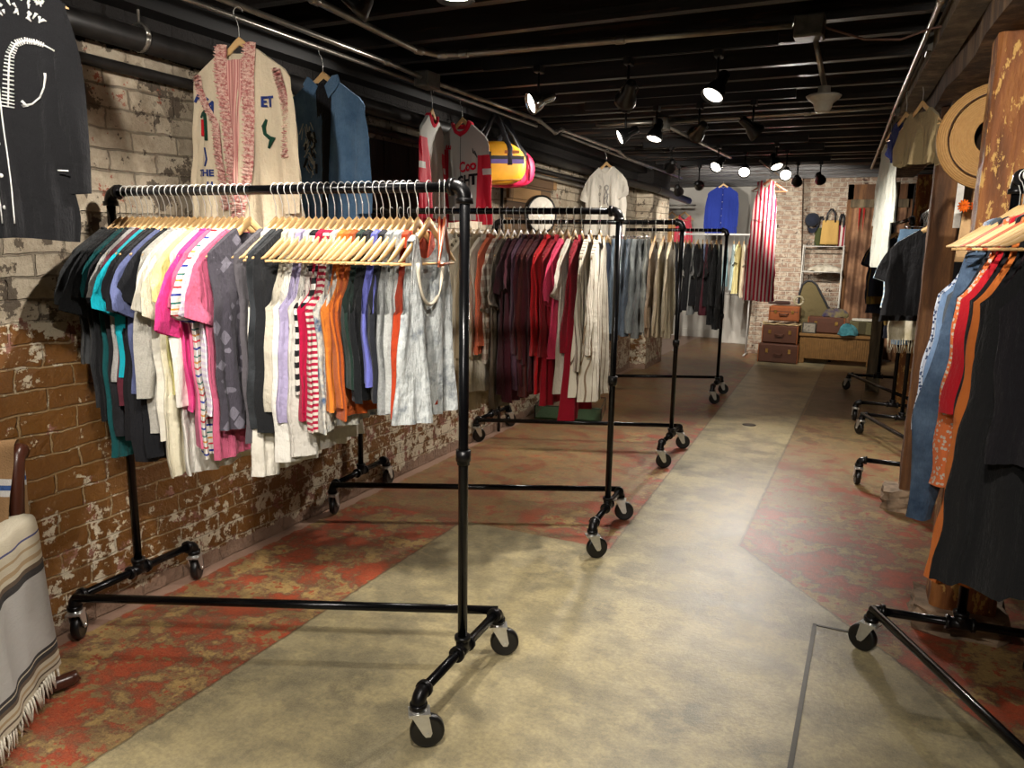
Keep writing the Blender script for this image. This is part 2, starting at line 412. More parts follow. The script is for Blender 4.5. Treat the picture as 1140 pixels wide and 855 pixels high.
# ------------------------------------------------------------------ timber posts and beam on the right
M_post = rough_timber('peeling_post', (136,80,36), (178,120,58), (204,160,88))
M_post2 = rough_timber('brown_post', (96,62,34), (134,92,52))
M_beam = rough_timber('old_beam', (84,62,42), (136,108,76))
M_board = rough_timber('grey_board', (90,76,54), (130,112,84))
def wobbly_post(name, x0, x1, y0, y1, z1, mat, seed, z0=0):
    r = random.Random(seed); rows = []
    n = 26
    for i in range(n+1):
        z = z0+(z1-z0)*i/n; q = lambda a=.006: r.uniform(-a, a)
        c = .016
        ring = [(x0+c,y0),((x0+x1)/2,y0+q()),(x1-c,y0),(x1,y0+c),(x1+q(),(y0+y1)/2),(x1,y1-c),(x1-c,y1),((x0+x1)/2,y1+q()),(x0+c,y1),(x0,y1-c),(x0+q(),(y0+y1)/2),(x0,y0+c)]
        rows.append([(a+q(.003), b_+q(.003), z) for a, b_ in ring])
    b = MB(); b.grid(np.array(rows), False, closed_u=True)
    b.f += [tuple(range(11,-1,-1)), tuple(len(b.v)-12+k for k in range(12))]; b.sm += [False]*2
    return b.build(name, mat)
p1 = wobbly_post('timber_post', .345,.60,3.66,3.88,2.50, M_post, 1)
tag(p1, 'thick timber post with peeling orange paint, nearest on the right', 'post', 'timber posts under the beam')
p2 = wobbly_post('timber_post', .26,.42,5.36,5.54,2.50, M_post2, 2)
tag(p2, 'dark brown timber post between the straw hat and the hanging clothes', 'post', 'timber posts under the beam')
p3 = wobbly_post('timber_post', .29,.50,9.0,9.2,2.42, M_post, 3)
tag(p3, 'scuffed brown post with white scratches behind the middle right rack', 'post', 'timber posts under the beam')
p4 = wobbly_post('timber_post', .0,.15,9.9,10.05,2.42, M_board, 4)
tag(p4, 'slim grey post farthest away along the beam', 'post', 'timber posts under the beam')
# cast plinths
M_plinth = plain('rubbly_plaster', (150,128,104), .85, 0, .35, 12, .8)
def rubble(name, x0, x1, y0, y1, h, seed, label):
    r = random.Random(seed); rows = []
    for i in range(7):
        f = i/6; z = h*f; g = .035*(1-f)
        ring = []
        for k in range(20):
            a = 2*PI*k/20; cx, cy = (x0+x1)/2, (y0+y1)/2
            ux, uy = math.cos(a), math.sin(a); s_ = 1/max(abs(ux), abs(uy))
            ring.append((cx+ux*s_*(x1-x0)/2*(1+g)+r.uniform(-.012,.012), cy+uy*s_*(y1-y0)/2*(1+g)+r.uniform(-.012,.012), z+(r.uniform(-.02,.015) if i > 3 else 0)))
        rows.append(ring)
    b = MB(); b.grid(np.array(rows), False, closed_u=True)
    b.f.append(tuple(len(b.v)-20+k for k in range(20))); b.sm.append(False)
    return tag(b.build(name, M_plinth), label, 'plinth', 'broken plaster plinths at post feet')
rubble('post_plinth', .29,.655,3.60,3.94,.10, 5, 'cracked plaster plinth around the foot of the peeling post')
rubble('post_plinth', .17,.44,5.31,5.60,.13, 6, 'broken plaster plinth at the foot of the dark brown post')
# overhead beam, running slightly askew
def askew(x, y): return x - .055*(y-3.4)
b = MB()
for (dx0, dx1, z0, z1, y0, y1) in ((0,.34,2.5,2.715,-4,10.3),):
    pts = []
    for yy in np.linspace(y0, y1, 40):
        w = .008*math.sin(yy*5)+.006*math.sin(yy*13)
        x0 = askew(.325, yy)+w; x1 = askew(.325, yy)+dx1
        pts.append([(x0,yy,z0+.006*math.sin(yy*7)),(x0-.004,yy,(z0+z1)/2),(x0,yy,z1),(x1,yy,z1),(x1,yy,z0)])
    b.grid(np.array(pts), False, closed_u=True)
tag(b.build('timber_beam', M_beam), 'long rough timber beam carried by the posts on the right', 'beam')
b = MB()
pts = []
for yy in np.linspace(1.5, 8.6, 20):
    x0 = askew(.20, yy); pts.append([(x0,yy,2.60),(x0,yy,2.712),(x0+.11,yy,2.712),(x0+.11,yy,2.60)])
b.grid(np.array(pts), False, closed_u=True)
tag(b.build('ledger_board', M_board), 'narrow weathered ledger board fixed along the side of the overhead beam', 'board')
# short corbel blocks
for (cx, cy, lab) in ((.44,3.77,'short timber corbel on top of the peeling post'), (.28,5.45,'short timber corbel on top of the dark brown post')):
    b = MB(); b.poly([(-.30,.0),(-.26,-.075),(-.18,-.10),(.18,-.10),(.26,-.075),(.30,0)], .16, Matrix.Rotation(PI/2,4,'Z'))
    o = b.build('corbel', M_beam, None, (cx+.1,cy,2.505)); tag(o, lab, 'corbel')
b = MB().box((.66,6.2,0),(.70,8.7,2.5)); o = b.build('board_partition', M_board)
tag(o, 'tall weathered board partition behind the right-hand racks', 'partition')

# ------------------------------------------------------------------ clothes
NECK = -.105; TIPX = .215; TIPD = .135
def zsh(x):
    x = abs(x)
    return NECK - TIPD*(min(x, TIPX)/TIPX)**1.15 - max(0, x-TIPX)*1.6

def sheet_pair(b, top, G_front, G_back, join_rows=True):
    b.grid(G_front); b.grid(G_back)

def body_part(L, W, H, seed, neck=(.08,.07,.02), tank=False, A=.009, th=.011, nu=41, nv=28, hemcurve=0.0, flare=None, low=None, skirt=False, flp=1.0, cover=True):
    """front and back sheets of a garment body, closed at the sides"""
    r = random.Random(seed); b = MB()
    nw, fd, bd = neck
    us = np.sin(np.linspace(-1, 1, nu)*PI/2*.94)/math.sin(PI/2*.94)
    # neighbours on a rail nest into each other: fold phases drift slowly with the seed
    dr = (seed % 100)*.33; ph = [1.1+dr, 2.7-dr*.8, .4+dr*1.1, r.uniform(0,6.3), 5.0+dr*.7, 3.3+dr, r.uniform(0,6.3), 0, 0, 0]; fr = [1.7, 3.2, 5.6]; A = A*r.uniform(.9,1.3); fx = r.uniform(7.5,11.5)
    def ztop(x, front):
        ax = abs(x)
        if ax < nw:
            d = fd if front else bd
            return zsh(nw)+.005 - d*(1-(ax/nw)**2)**.8 if d > 0 else zsh(nw)
        z = zsh(x)+.005
        if tank:
            sw = nw+.038
            if ax > sw:
                q = min(1, (ax-sw)/(W-sw)); z -= .19*math.sqrt(max(0, 1-(1-q)**2))
        return z
    grids = []
    for sgn in (1, -1):
        G = np.zeros((nv, nu, 3))
        for j, u in enumerate(us):
            xt = u*W; zt = ztop(xt, sgn > 0)
            zb_ = -L + hemcurve*(1-u*u) + .006*math.sin(3*u+ph[6])
            for i in range(nv):
                s = (i/(nv-1)); z = zt+(zb_-zt)*s
                d = min(1, max(0, (-.12-z)/(L-.12)))
                w = W+(H-W)*d**flp
                if flare: w *= 1+flare*d*d
                x = u*w
                amp = A*(.10+1.15*d**.8)*(.10+.90*max(0, min(1, (-.24-z)/.16)))
                F = amp*(math.sin(fr[0]*u*PI+ph[0]+d*1.2) + .6*math.sin(fr[1]*u*PI+ph[1]-d) + .45*math.sin(fr[2]*u*PI+ph[2]+2*d) + .26*math.sin(fx*u*PI+ph[5]-3*d))
                S_ = .35*amp*math.sin(fr[1]*1.4*u*PI+ph[3]*sgn+1.5*d)
                t_ = (th*(.92+.6*d))*math.sqrt(max(0, 1-abs(u)**7))+.0005
                x += .006*math.sin(z*14+ph[4])*(d) + .004*math.sin(z*31+ph[5])*u
                G[i, j] = (x, sgn*t_+F+S_*(1-u*u)**.5 if abs(u) < .999 else F, z)
        grids.append(G); b.grid(G)
    # close shoulders
    Gf, Gb = grids
    for j in range(nu-1):
        xm = abs((us[j]+us[j+1])/2*W)
        if nw < xm < (nw+.04 if tank else 9):
            b.add([Gf[0,j], Gf[0,j+1], Gb[0,j+1], Gb[0,j]], [(0,1,2,3)], True)
    return b, grids, ztop

def sleeve_part(b, side, W, kind, seed, arm=.20, swing=None):
    r = random.Random(seed*7+side); X = lambda x: side*x
    z0 = zsh(W*.93); sw = swing if swing is not None else r.uniform(-.025,.025)
    k_ = r.uniform(-.5,1)
    if kind == 'short': T = [(W-.035,zsh(W-.035)+.005),(W+.07,z0-.045),(W+.085+.025*k_,z0-.185-.05*k_)]; B = [(W-.045,z0-arm),(W-.03,z0-arm-.01),(W-.045+.02*k_,z0-.235-.045*k_)]; th = .013
    elif kind == 'cap': T = [(W-.035,zsh(W-.035)+.005),(W+.04,z0-.03),(W+.055,z0-.12)]; B = [(W-.045,z0-arm),(W-.02,z0-arm+.02),(W-.03,z0-.19)]; th = .010
    else:
        Ls = r.uniform(.50,.60); e_ = r.uniform(-.02,.02); T = [(W-.035,zsh(W-.035)+.005),(W+.055,z0-.05),(W+.030+e_,z0-Ls)]; B = [(W-.05,z0-arm),(W-.06,z0-.3),(W-.055+e_,z0-Ls-.005)]; th = .016
    bez = lambda P, a: tuple((1-a)**2*P[0][k]+2*a*(1-a)*P[1][k]+a*a*P[2][k] for k in (0,1))
    na, nb = (16 if kind == 'long' else 9), 11
    ph = [r.uniform(0,6.3) for _ in range(4)]
    for sgn in (1,-1):
        G = np.zeros((na, nb, 3))
        for i in range(na):
            a = i/(na-1); tp, bp = bez(T, a), bez(B, a)
            for j in range(nb):
                c = j/(nb-1); x = tp[0]+(bp[0]-tp[0])*c; z = tp[1]+(bp[1]-tp[1])*c
                y = sgn*(th*(.4+.6*a)*math.sin(PI*c)**.6) + sw*a*a + .008*a*math.sin(6*c+ph[0]+5*a)+.006*a*math.sin(15*a+ph[1]+3*c)
                G[i,j] = (X(x), y, z)
        b.grid(G)

def garment(name, kind, mat, L, seed, W=.232, H=.235, A=.009, neck=None, flp=1.0, TW=None):
    """origin at the rail; local x = shoulder line, y = across"""
    kw = {}
    if kind in ('tank',):
        b, g, zt = body_part(L, TW or .205, H*.93, seed, neck or (.075,.13,.05), True, A=A, flp=flp)
    elif kind == 'strappy':
        b, g, zt = body_part(L, TW or .20, H, seed, neck or (.10,.16,.08), True, A=A, flp=flp)
    elif kind == 'vest':
        b, g, zt = body_part(L, .215, H, seed, neck or (.07,.2,.02), False, A=A)
    else:
        b, g, zt = body_part(L, W, H, seed, neck or (.085,.06,.015), False, A=A)
        if kind in ('tee',): [sleeve_part(b, s, W, 'short', seed) for s in (-1,1)]
        elif kind == 'cap': [sleeve_part(b, s, W, 'cap', seed) for s in (-1,1)]
        elif kind in ('long','shirt'): [sleeve_part(b, s, W, 'long', seed) for s in (-1,1)]
    o = b.build(name, mat)
    o['_grid'] = 0
    del o['_grid']
    return o, g

def surf_point(G, x, z, off=.002):
    """point on a sheet grid nearest (x,z)"""
    D = (G[:,:,0]-x)**2+(G[:,:,2]-z)**2; i, j = np.unravel_index(np.argmin(D), D.shape)
    s = 1 if G[:,:,1].mean() > 0 else -1
    return (float(x), float(G[i,j,1])+s*off, float(z))

def neck_band(parent, G, Gb, nw, mat, r=.006):
    """ribbed collar band following the neck opening"""
    row = G[0]; pts = [tuple(p) for p in row if abs(p[0]) <= nw+.006]
    rb = [tuple(p) for p in Gb[0] if abs(p[0]) <= nw+.006][::-1]
    b = MB().tube(pts+rb, r, 6, closed=True, flat=(1.3,.6)); return b.build('neckband', mat, parent)
def placket(parent, G, mat, bmat, z0, z1, w=.014, n=6):
    zs = np.linspace(z0, z1, 14); b = MB(); R1 = []
    for z in zs:
        c = surf_point(G, 0, z, .003); R1.append([(c[0]-w,c[1],c[2]),(c[0],c[1]+math.copysign(.001,c[1]),c[2]),(c[0]+w,c[1],c[2])])
    b.grid(np.array(R1)); b.build('placket', mat, parent)
    b = MB()
    for z in np.linspace(z0-.03, z1+.05, n):
        c = surf_point(G, 0, z, .006); b.lathe([(0,.0015),(.005,.0015),(.0055,0),(.0055,-.001)], 8, Tm(c, rx=PI/2 if c[1] < 0 else -PI/2))
    b.build('buttons', bmat, parent)
def pocket(parent, G, x, z, mat, w=.055, h=.06):
    b = MB(); R1 = []
    for f in np.linspace(0,1,5):
        row = []
        for g in np.linspace(-1,1,7):
            c = surf_point(G, x+g*w, z-f*h*2*(1-.12*abs(g)*f), .004); row.append(c)
        R1.append(row)
    b.grid(np.array(R1)); return b.build('pocket', mat, parent)

# ---- hangers
def make_hanger(mat, bar=True):
    b = MB(); rows = []
    for x in np.linspace(-TIPX-.006, TIPX+.006, 27):
        z = zsh(min(abs(x), TIPX))-.003; e = 1-(abs(x)/(TIPX+.008))**8
        h = (.034-.012*abs(x)/TIPX)*max(.25, e); d = .0048*max(.3, e)
        if abs(x) < .05: z += .012*(1-abs(x)/.05)
        rows.append([(x,-d,z-.004),(x,-d*.6,z),(x,d*.6,z),(x,d,z-.004),(x,d,z-h+.003),(x,d*.6,z-h),(x,-d*.6,z-h),(x,-d,z-h+.003)])
    b.grid(np.array(rows), True, closed_u=True); n = len(b.v)
    b.f += [tuple(range(7,-1,-1)), tuple(range(n-8,n))]; b.sm += [False]*2
    o = b.build('wooden_hanger', mat)
    h = MB().tube([(0,0,NECK-.01),(0,0,-.055),(.006,0,-.036)]+arc((0,0,0),.0235,-PI*.32,PI*.98,14), .0016, 6)
    h.build('hook', M_hook, o)
    if bar: MB().tube([(-TIPX+.014,0,zsh(TIPX)-.014),(TIPX-.014,0,zsh(TIPX)-.014)], .0045, 8).build('trouser_bar', mat, o)
    return o
H0 = make_hanger(M_hanger); H1 = make_hanger(M_hanger_red)
used_h = {0:False, 1:False}
def place_hanger(loc, rz, label, group, red=False, ry=0.0, hd=None):
    src = H1 if red else H0
    if not used_h[red]: o = src; used_h[red] = True
    else: o = copy_tree(src)
    o.location = loc; o.rotation_euler = (0,ry,rz); tag(o, label, 'hanger', group)
    return o
M_wirehook = M_chrome
def clip_hanger():
    b = MB().tube([(-.17,0,-.11),(.17,0,-.11)], .004, 8)
    o = b.build('clip_hanger', M_chrome)
    MB().tube([(0,0,-.108),(0,0,-.055),(.006,0,-.036)]+arc((0,0,0),.0235,-PI*.32,PI*.98,12), .0018, 6).build('hook', M_chrome, o)
    for s in (-1,1): MB().box((s*.14-.014,-.009,-.155),(s*.14+.014,.009,-.105), ch=.003).build('clip', M_chrome, o)
    return o
C0 = clip_hanger(); used_c = [False]
def place_clip(loc, rz, label, group):
    o = C0 if not used_c[0] else copy_tree(C0); used_c[0] = True
    o.location = loc; o.rotation_euler = (0,0,rz); tag(o, label, 'hanger', group); return o

def trousers(name, mat, L, seed, W=.19, top=-.135, skew=0.0):
    r = random.Random(seed); b = MB(); ph = [r.uniform(0,6.3) for _ in range(8)]
    crotch = top-.27
    for leg in (-1,1):
        rows = []
        for i in range(30):
            s = i/29; z = top+(-L-top)*s
            if z > crotch: xi = -.002*leg; xo = W*(1+.1*min(1,(top-z)/.2))
            else:
                q = (crotch-z)/(L+crotch); xi = .012+.05*q; xo = W*1.08-.03*q
            row = []
            for k in range(16):
                a = 2*PI*k/16; cx = (xi+xo)/2; rx = (xo-xi)/2
                yy = (.013+.014*s)*math.sin(a)*(1+.4*math.sin(3*a+ph[0]))+ .010*s*math.sin(ph[1]+leg+6*s)+.004*math.sin(z*25+ph[2]+a)
                row.append((leg*(cx+rx*math.cos(a))+.006*math.sin(z*12+ph[3])+skew*min(1, s/.6)**1.2, yy, z))
            rows.append(row)
        b.grid(np.array(rows), closed_u=True)
    o = b.build(name, mat)
    w = MB(); rows = []
    for z in (top+.006, top-.03):
        rows.append([((W+.004)*math.cos(2*PI*k/20), .017*math.sin(2*PI*k/20), z) for k in range(20)])
    w.grid(np.array(rows), closed_u=True).build('waistband', mat, o)
    return o

# ------------------------------------------------------------------ pipe racks
def caster(parent, x, y, zt, ang):
    """zt = height of the base pipe axis"""
    c = empty('caster', (x,y,0), ang); c.parent = parent
    R_ = .058
    w = MB().lathe([(.012,-.017),(.040,-.015),(.046,-.017),(.054,-.016),(R_,-.010),(R_,.010),(.054,.016),(.046,.017),(.040,.015),(.012,.017)], 26, Tm((.028,0,R_), rx=PI/2))
    w.build('wheel', M_rubber, c)
    f = MB()
    for s in (-1,1):
        y_ = s*.024; out = [(-.026,.128),(.032,.128),(.044,.060),(.038,.047),(.022,.047),(.012,.060)]
        f.poly(out, .004, Tm((0,y_,0)))
    f.box((-.034,-.028,.124),(.038,.028,.132)); f.lathe([(0,.142),(.018,.142),(.026,.137),(.026,.132)], 16)
    f.tube([(.028,-.03,R_),(.028,.03,R_)], .006, 8)
    f.build('fork', M_zinc, c)
    return c
def elbow(b, p, d1, d2, r=.045, fr=.0245):
    """quarter bend with collars at p joining directions d1 and d2"""
    p = Vector(p); d1 = Vector(d1).normalized(); d2 = Vector(d2).normalized()
    pts = []
    for i in range(9):
        a = i/8; q = p + d1*(r*(1-a)**2) + d2*(r*a*a); pts.append(q)
    b.tube(pts, fr, 12)
    for d in (d1, d2): b.tube([p+d*(r-.008), p+d*(r+.010)], fr+.005, 14)
def tee(b, p, axis, up=(0,0,1), fr=.0245):
    p = Vector(p); a = Vector(axis).normalized(); u = Vector(up).normalized()
    b.tube([p-a*.045, p+a*.045], fr, 12); b.tube([p, p+u*.045], fr, 12)
    for s in (-1,1): b.tube([p+a*s*.037, p+a*s*.052], fr+.005, 14)
    b.tube([p+u*.037, p+u*.052], fr+.005, 14)
def make_rack(L, s, H, casters, label, loc, rz, group, zb=.19, seed=0):
    """local x along the rail, base bar runs diagonally (Z base)"""
    root = empty('pipe_clothes_rack', loc, rz, label, 'clothes rack', group)
    R_ = .0175; h = L/2
    MB().tube([(-h+.03,0,H),(h-.03,0,H)], R_, 14).build('rail', M_pipe, root)
    for sx in (-1,1):
        MB().tube([(sx*h,0,zb+.03),(sx*h,0,H-.03)], R_, 14).build('pole', M_pipe, root)
        MB().tube([(sx*h,-s/2+.03,zb),(sx*h,s/2-.03,zb)], R_, 14).build('side_bar', M_pipe, root)
        b = MB(); elbow(b, (sx*h,0,H), (0,0,-1), (-sx,0,0)); b.build('rail_elbow', M_fit, root)
        b = MB(); tee(b, (sx*h,0,zb), (0,1,0)); b.build('tee_fitting', M_fit, root)
        b = MB(); b.tube([(sx*h,0,.893),(sx*h,0,.905),(sx*h,0,.906),(sx*h,0,.945),(sx*h,0,.946)], [R_+.005,R_+.005,R_+.009,R_+.009,R_], 14); b.build('coupling', M_fit, root)
        for sy in (-1,1): b = MB(); elbow(b, (sx*h,sy*s/2,zb), (0,-sy,0), (0,0,-1), .038); b.build('base_elbow', M_fit, root)
    MB().tube([(-h,-s/2,zb+.004),(h,s/2,zb+.004)], R_, 14).build('base_bar', M_pipe, root)
    for (sx, sy), a in zip(((-1,-1),(-1,1),(1,-1),(1,1)), casters):
        caster(root, sx*h, sy*s/2, zb, a-rz)
    return root
RG = 'black pipe racks on casters'
RK = {}
def rack(key, cx, cy, rz, L, H, casters, label, s=.64):
    make_rack(L, s, H, casters, label, (cx,cy,0), rz, RG); RK[key] = (cx, cy, rz, L, H)
r2 = math.radians
rack('front', -2.065, 2.235, r2(2.2), 1.63, 1.84, (r2(125),r2(120),r2(35),r2(30)), 'black pipe rack of tees and tanks, nearest of the left row')
rack('second', -2.09, 3.955, r2(4.2), 1.64, 1.84, (r2(110),r2(95),r2(40),r2(15)), 'black pipe rack of cream, maroon and red shirts, second in the left row')
rack('third', -2.15, 5.87, r2(0.1), 1.58, 1.84, (r2(60),r2(70),r2(25),r2(20)), 'black pipe rack of jeans and tan jackets, third in the left row')
rack('fourth', -2.19, 8.49, r2(1.9), 1.40, 1.84, (r2(60),r2(80),r2(30),r2(20)), 'black pipe rack of black shirts, farthest of the left row')
rack('near_right', .516, 2.525, r2(96), 1.64, 1.92, (r2(200),r2(100),r2(190),r2(155)), 'black pipe rack of denim and dark dresses, nearest on the right')
rack('mid_right', .325, 6.65, r2(90.5), 1.68, 1.95, (r2(200),r2(100),r2(170),r2(120)), 'black pipe rack of dark tops, standing in the middle of the right side')
rack('far_right', .19, 9.0, r2(94), 1.80, 1.95, (r2(200),r2(100),r2(150),r2(130)), 'black pipe rack farthest back on the right, beside the radiator cover')
def on_rack(key, t):
    """t metres along the rail from its local -x end"""
    cx, cy, rz, L, H = RK[key]; d = t-L/2
    return (cx+d*math.cos(rz), cy+d*math.sin(rz), H), rz

# ------------------------------------------------------------------ front rack garments
# (rail x, kind, cloth, length, name, label words)
WHT=(222,216,200); BLK=(24,24,27); CH=(58,58,60)
F = [
 (-2.83,'tee',cloth((66,67,68),'washed',(48,49,50)),.70,'tee','faded charcoal tee at the left end'),
 (-2.795,'tee',cloth((44,45,47)),.86,'tee','dark grey tee next to the faded charcoal one'),
 (-2.765,'tee',cloth((22,22,24)),.92,'tee','black tee beside the dark grey tee'),
 (-2.735,'tee',cloth((20,80,82)),1.04,'tee','deep teal long tee hanging low among the black tees'),
 (-2.705,'tee',cloth((28,28,30),'washed',(40,40,44)),.95,'tee','washed black tee left of the pale grey tee'),
 (-2.675,'tee',cloth((176,174,170),'heather'),.76,'tee','pale heather grey tee under the turquoise tee'),
 (-2.645,'tee',cloth((96,40,52)),.86,'tee','wine red tee left of the turquoise tee'),
 (-2.612,'tee',cloth((20,178,196)),.72,'tee','bright turquoise tee'),
 (-2.582,'tee',cloth((26,25,28)),.98,'tee','black tee right of the turquoise tee'),
 (-2.552,'tee',cloth((30,30,34)),1.05,'tee','long black tee left of the slate blue tee'),
 (-2.522,'tee',cloth((98,106,148)),.78,'tee','slate blue tee'),
 (-2.492,'tee',cloth((25,26,30)),1.02,'tee','black tee right of the slate blue tee'),
 (-2.462,'long',cloth((186,182,172),'heather'),.92,'long_sleeved_top','oatmeal heather long-sleeved top'),
 (-2.432,'tee',cloth((224,219,204)),.98,'tee','off-white tee beside the oatmeal top'),
 (-2.402,'tee',cloth((230,222,196)),1.10,'tee','ivory tee hanging lowest of all'),
 (-2.372,'tee',cloth((236,226,150)),.76,'tee','pale yellow tee'),
 (-2.342,'long',cloth((226,222,212)),1.08,'long_sleeved_top','white long-sleeved top left of the hot pink tee'),
 (-2.312,'tee',cloth((232,62,140)),.80,'tee','hot pink tee'),
 (-2.282,'tee',cloth((206,104,136)),.98,'tee','dusty pink tee right of the hot pink tee'),
 (-2.252,'tee',cloth(WHT,'rainbow'),.98,'tee','white tee with thin rainbow stripes'),
 (-2.222,'tee',cloth((220,208,226),'hstripe',(236,232,236),p=2),.82,'tee','pale lilac striped tee'),
 (-2.192,'tee',cloth((196,92,122)),1.02,'tee','rose pink tee behind the lilac striped one'),
 (-2.155,'vest',cloth((110,106,116),'geo',(66,62,70)),.90,'vest_top','mauve and black zigzag vest top'),
 (-2.03,'vest',cloth((84,80,84)),.92,'vest_top','plum grey vest top left of the washed black top'),
 (-2.00,'tank',cloth((226,220,206)),1.03,'tank_top','long white tank beneath the plum grey vest'),
 (-1.97,'vest',cloth((52,55,58),'washed',(26,28,30)),.93,'vest_top','washed black vest top with silver strap'),
 (-1.942,'vest',cloth((30,31,33)),.98,'vest_top','plain black vest top right of the washed one'),
 (-1.910,'tank',cloth((198,190,172)),.90,'tank_top','stone coloured tank left of the white tank'),
 (-1.882,'tank',cloth((226,222,212)),1.06,'tank_top','long white tank left of the lavender tank'),
 (-1.852,'tank',cloth((168,158,190)),.92,'tank_top','lavender tank'),
 (-1.826,'tank',cloth((205,200,190)),1.02,'tank_top','cream ribbed tank right of the lavender tank'),
 (-1.798,'tank',cloth((22,22,24),'hstripe',(226,222,212),p=1.1),.82,'tank_top','black and white striped tank'),
 (-1.768,'tank',cloth((178,16,62)),.92,'tank_top','crimson tank'),
 (-1.738,'tank',cloth((214,204,190),'hstripe',(170,26,60),p=2.2),.96,'tank_top','cream tank with thin crimson stripes'),
 (-1.708,'tank',cloth((200,196,182),'tiedye',(70,92,124)),.94,'tank_top','blue and cream tie-dyed tank'),
 (-1.676,'tank',cloth((214,126,44)),.88,'tank_top','light orange tank'),
 (-1.650,'tank',cloth((196,102,34)),.86,'tank_top','orange tank, middle of the orange three'),
 (-1.624,'tank',cloth((170,78,26)),.88,'tank_top','burnt orange tank left of the dark green one'),
 (-1.592,'tank',cloth((28,48,40)),.78,'tank_top','bottle green tank'),
 (-1.566,'tank',cloth((20,22,24)),.80,'tank_top','black tank right of the bottle green one'),
 (-1.538,'tank',cloth((104,108,188)),.78,'tank_top','periwinkle blue tank'),
 (-1.510,'tank',cloth((34,36,42)),.80,'tank_top','dark charcoal tank right of the periwinkle one'),
 (-1.484,'tank',cloth((150,152,150),'heather'),.84,'tank_top','mid grey heather tank'),
 (-1.458,'tank',cloth((176,178,174),'heather'),.86,'tank_top','light grey heather tank beside the rust tank'),
 (-1.428,'tank',cloth((176,62,30)),.84,'tank_top','rust red tank near the right pole'),
 (-1.385,'strappy',cloth((196,200,198),'tiedye',(132,138,142)),.88,'tank_top','silvery tie-dyed tank with beaded straps at the right end'),
]
cosf = math.cos(r2(2.2))
for i, (x, kind, mat, L, nm, lab) in enumerate(F):
    loc, rz = on_rack('front', (x+2.065)/cosf+.815)
    yaw = rz-PI/2+.07*math.sin(i*.45)+rnd.uniform(-.02,.02)
    L_ = L+rnd.uniform(-.03,.02)-(.09 if i > 24 else 0)
    W_ = .252 if i in (7, 10, 17, 19) else .232+rnd.uniform(-.012,.004)
    o, g = garment(nm, kind, mat, L_, 100+i, W=W_, A=.013 if i < 45 else .016, H=.215 if kind != 'tee' else .225)
    o.location = loc; o.rotation_euler = (rnd.uniform(-.015,.015),0,yaw)
    tag(o, (lab+' of the front rack' if 'rack' not in lab else lab), 'tank top' if 'tank' in nm else 'vest' if 'vest' in nm else 'tee' if nm == 'tee' else 'top', 'tees and tanks on the front rack')
    if kind in ('tee','long'): neck_band(o, g[0], g[1], .085, mat)
    elif kind == 'tank': neck_band(o, g[0], g[1], .075, mat, .003)
    place_hanger(loc, yaw, 'wooden hanger inside the '+lab, 'wooden hangers on the front rack')
    if 'beaded' in lab:
        b = MB()
        for s in (-1,1):
            pts = [Vector((s*(.115+.03*math.sin(PI*q/60)), .012, NECK-.05-.30*q/60)) for q in range(61)]
            for p_ in pts: b.lathe([(0,.0035),(.0028,.002),(.0035,0),(.0028,-.002),(0,-.0035)], 5, Tm(p_))
        b.build('beaded_strap', plain('bead', (200,200,196), .25, .6), o)
        pts = [(.16*math.cos(PI*q/20)*.6+.02, .02, -.25-.14*math.sin(PI*q/20)) for q in range(21)]
        MB().tube(pts, .006, 8).build('bag_chain', plain('cream_cord', (212,200,178), .5), o)
# a few spare rust-coloured hangers by the right pole
for i, x in enumerate((-1.345,-1.325)):
    loc, rz = on_rack('front', (x+2.065)/cosf+.815)
    place_hanger(loc, rz-PI/2+.5-.1*i, ('empty reddish wooden hanger by the right pole of the front rack', 'second empty reddish hanger behind the first on the front rack')[i], 'red hangers on the front rack', True)

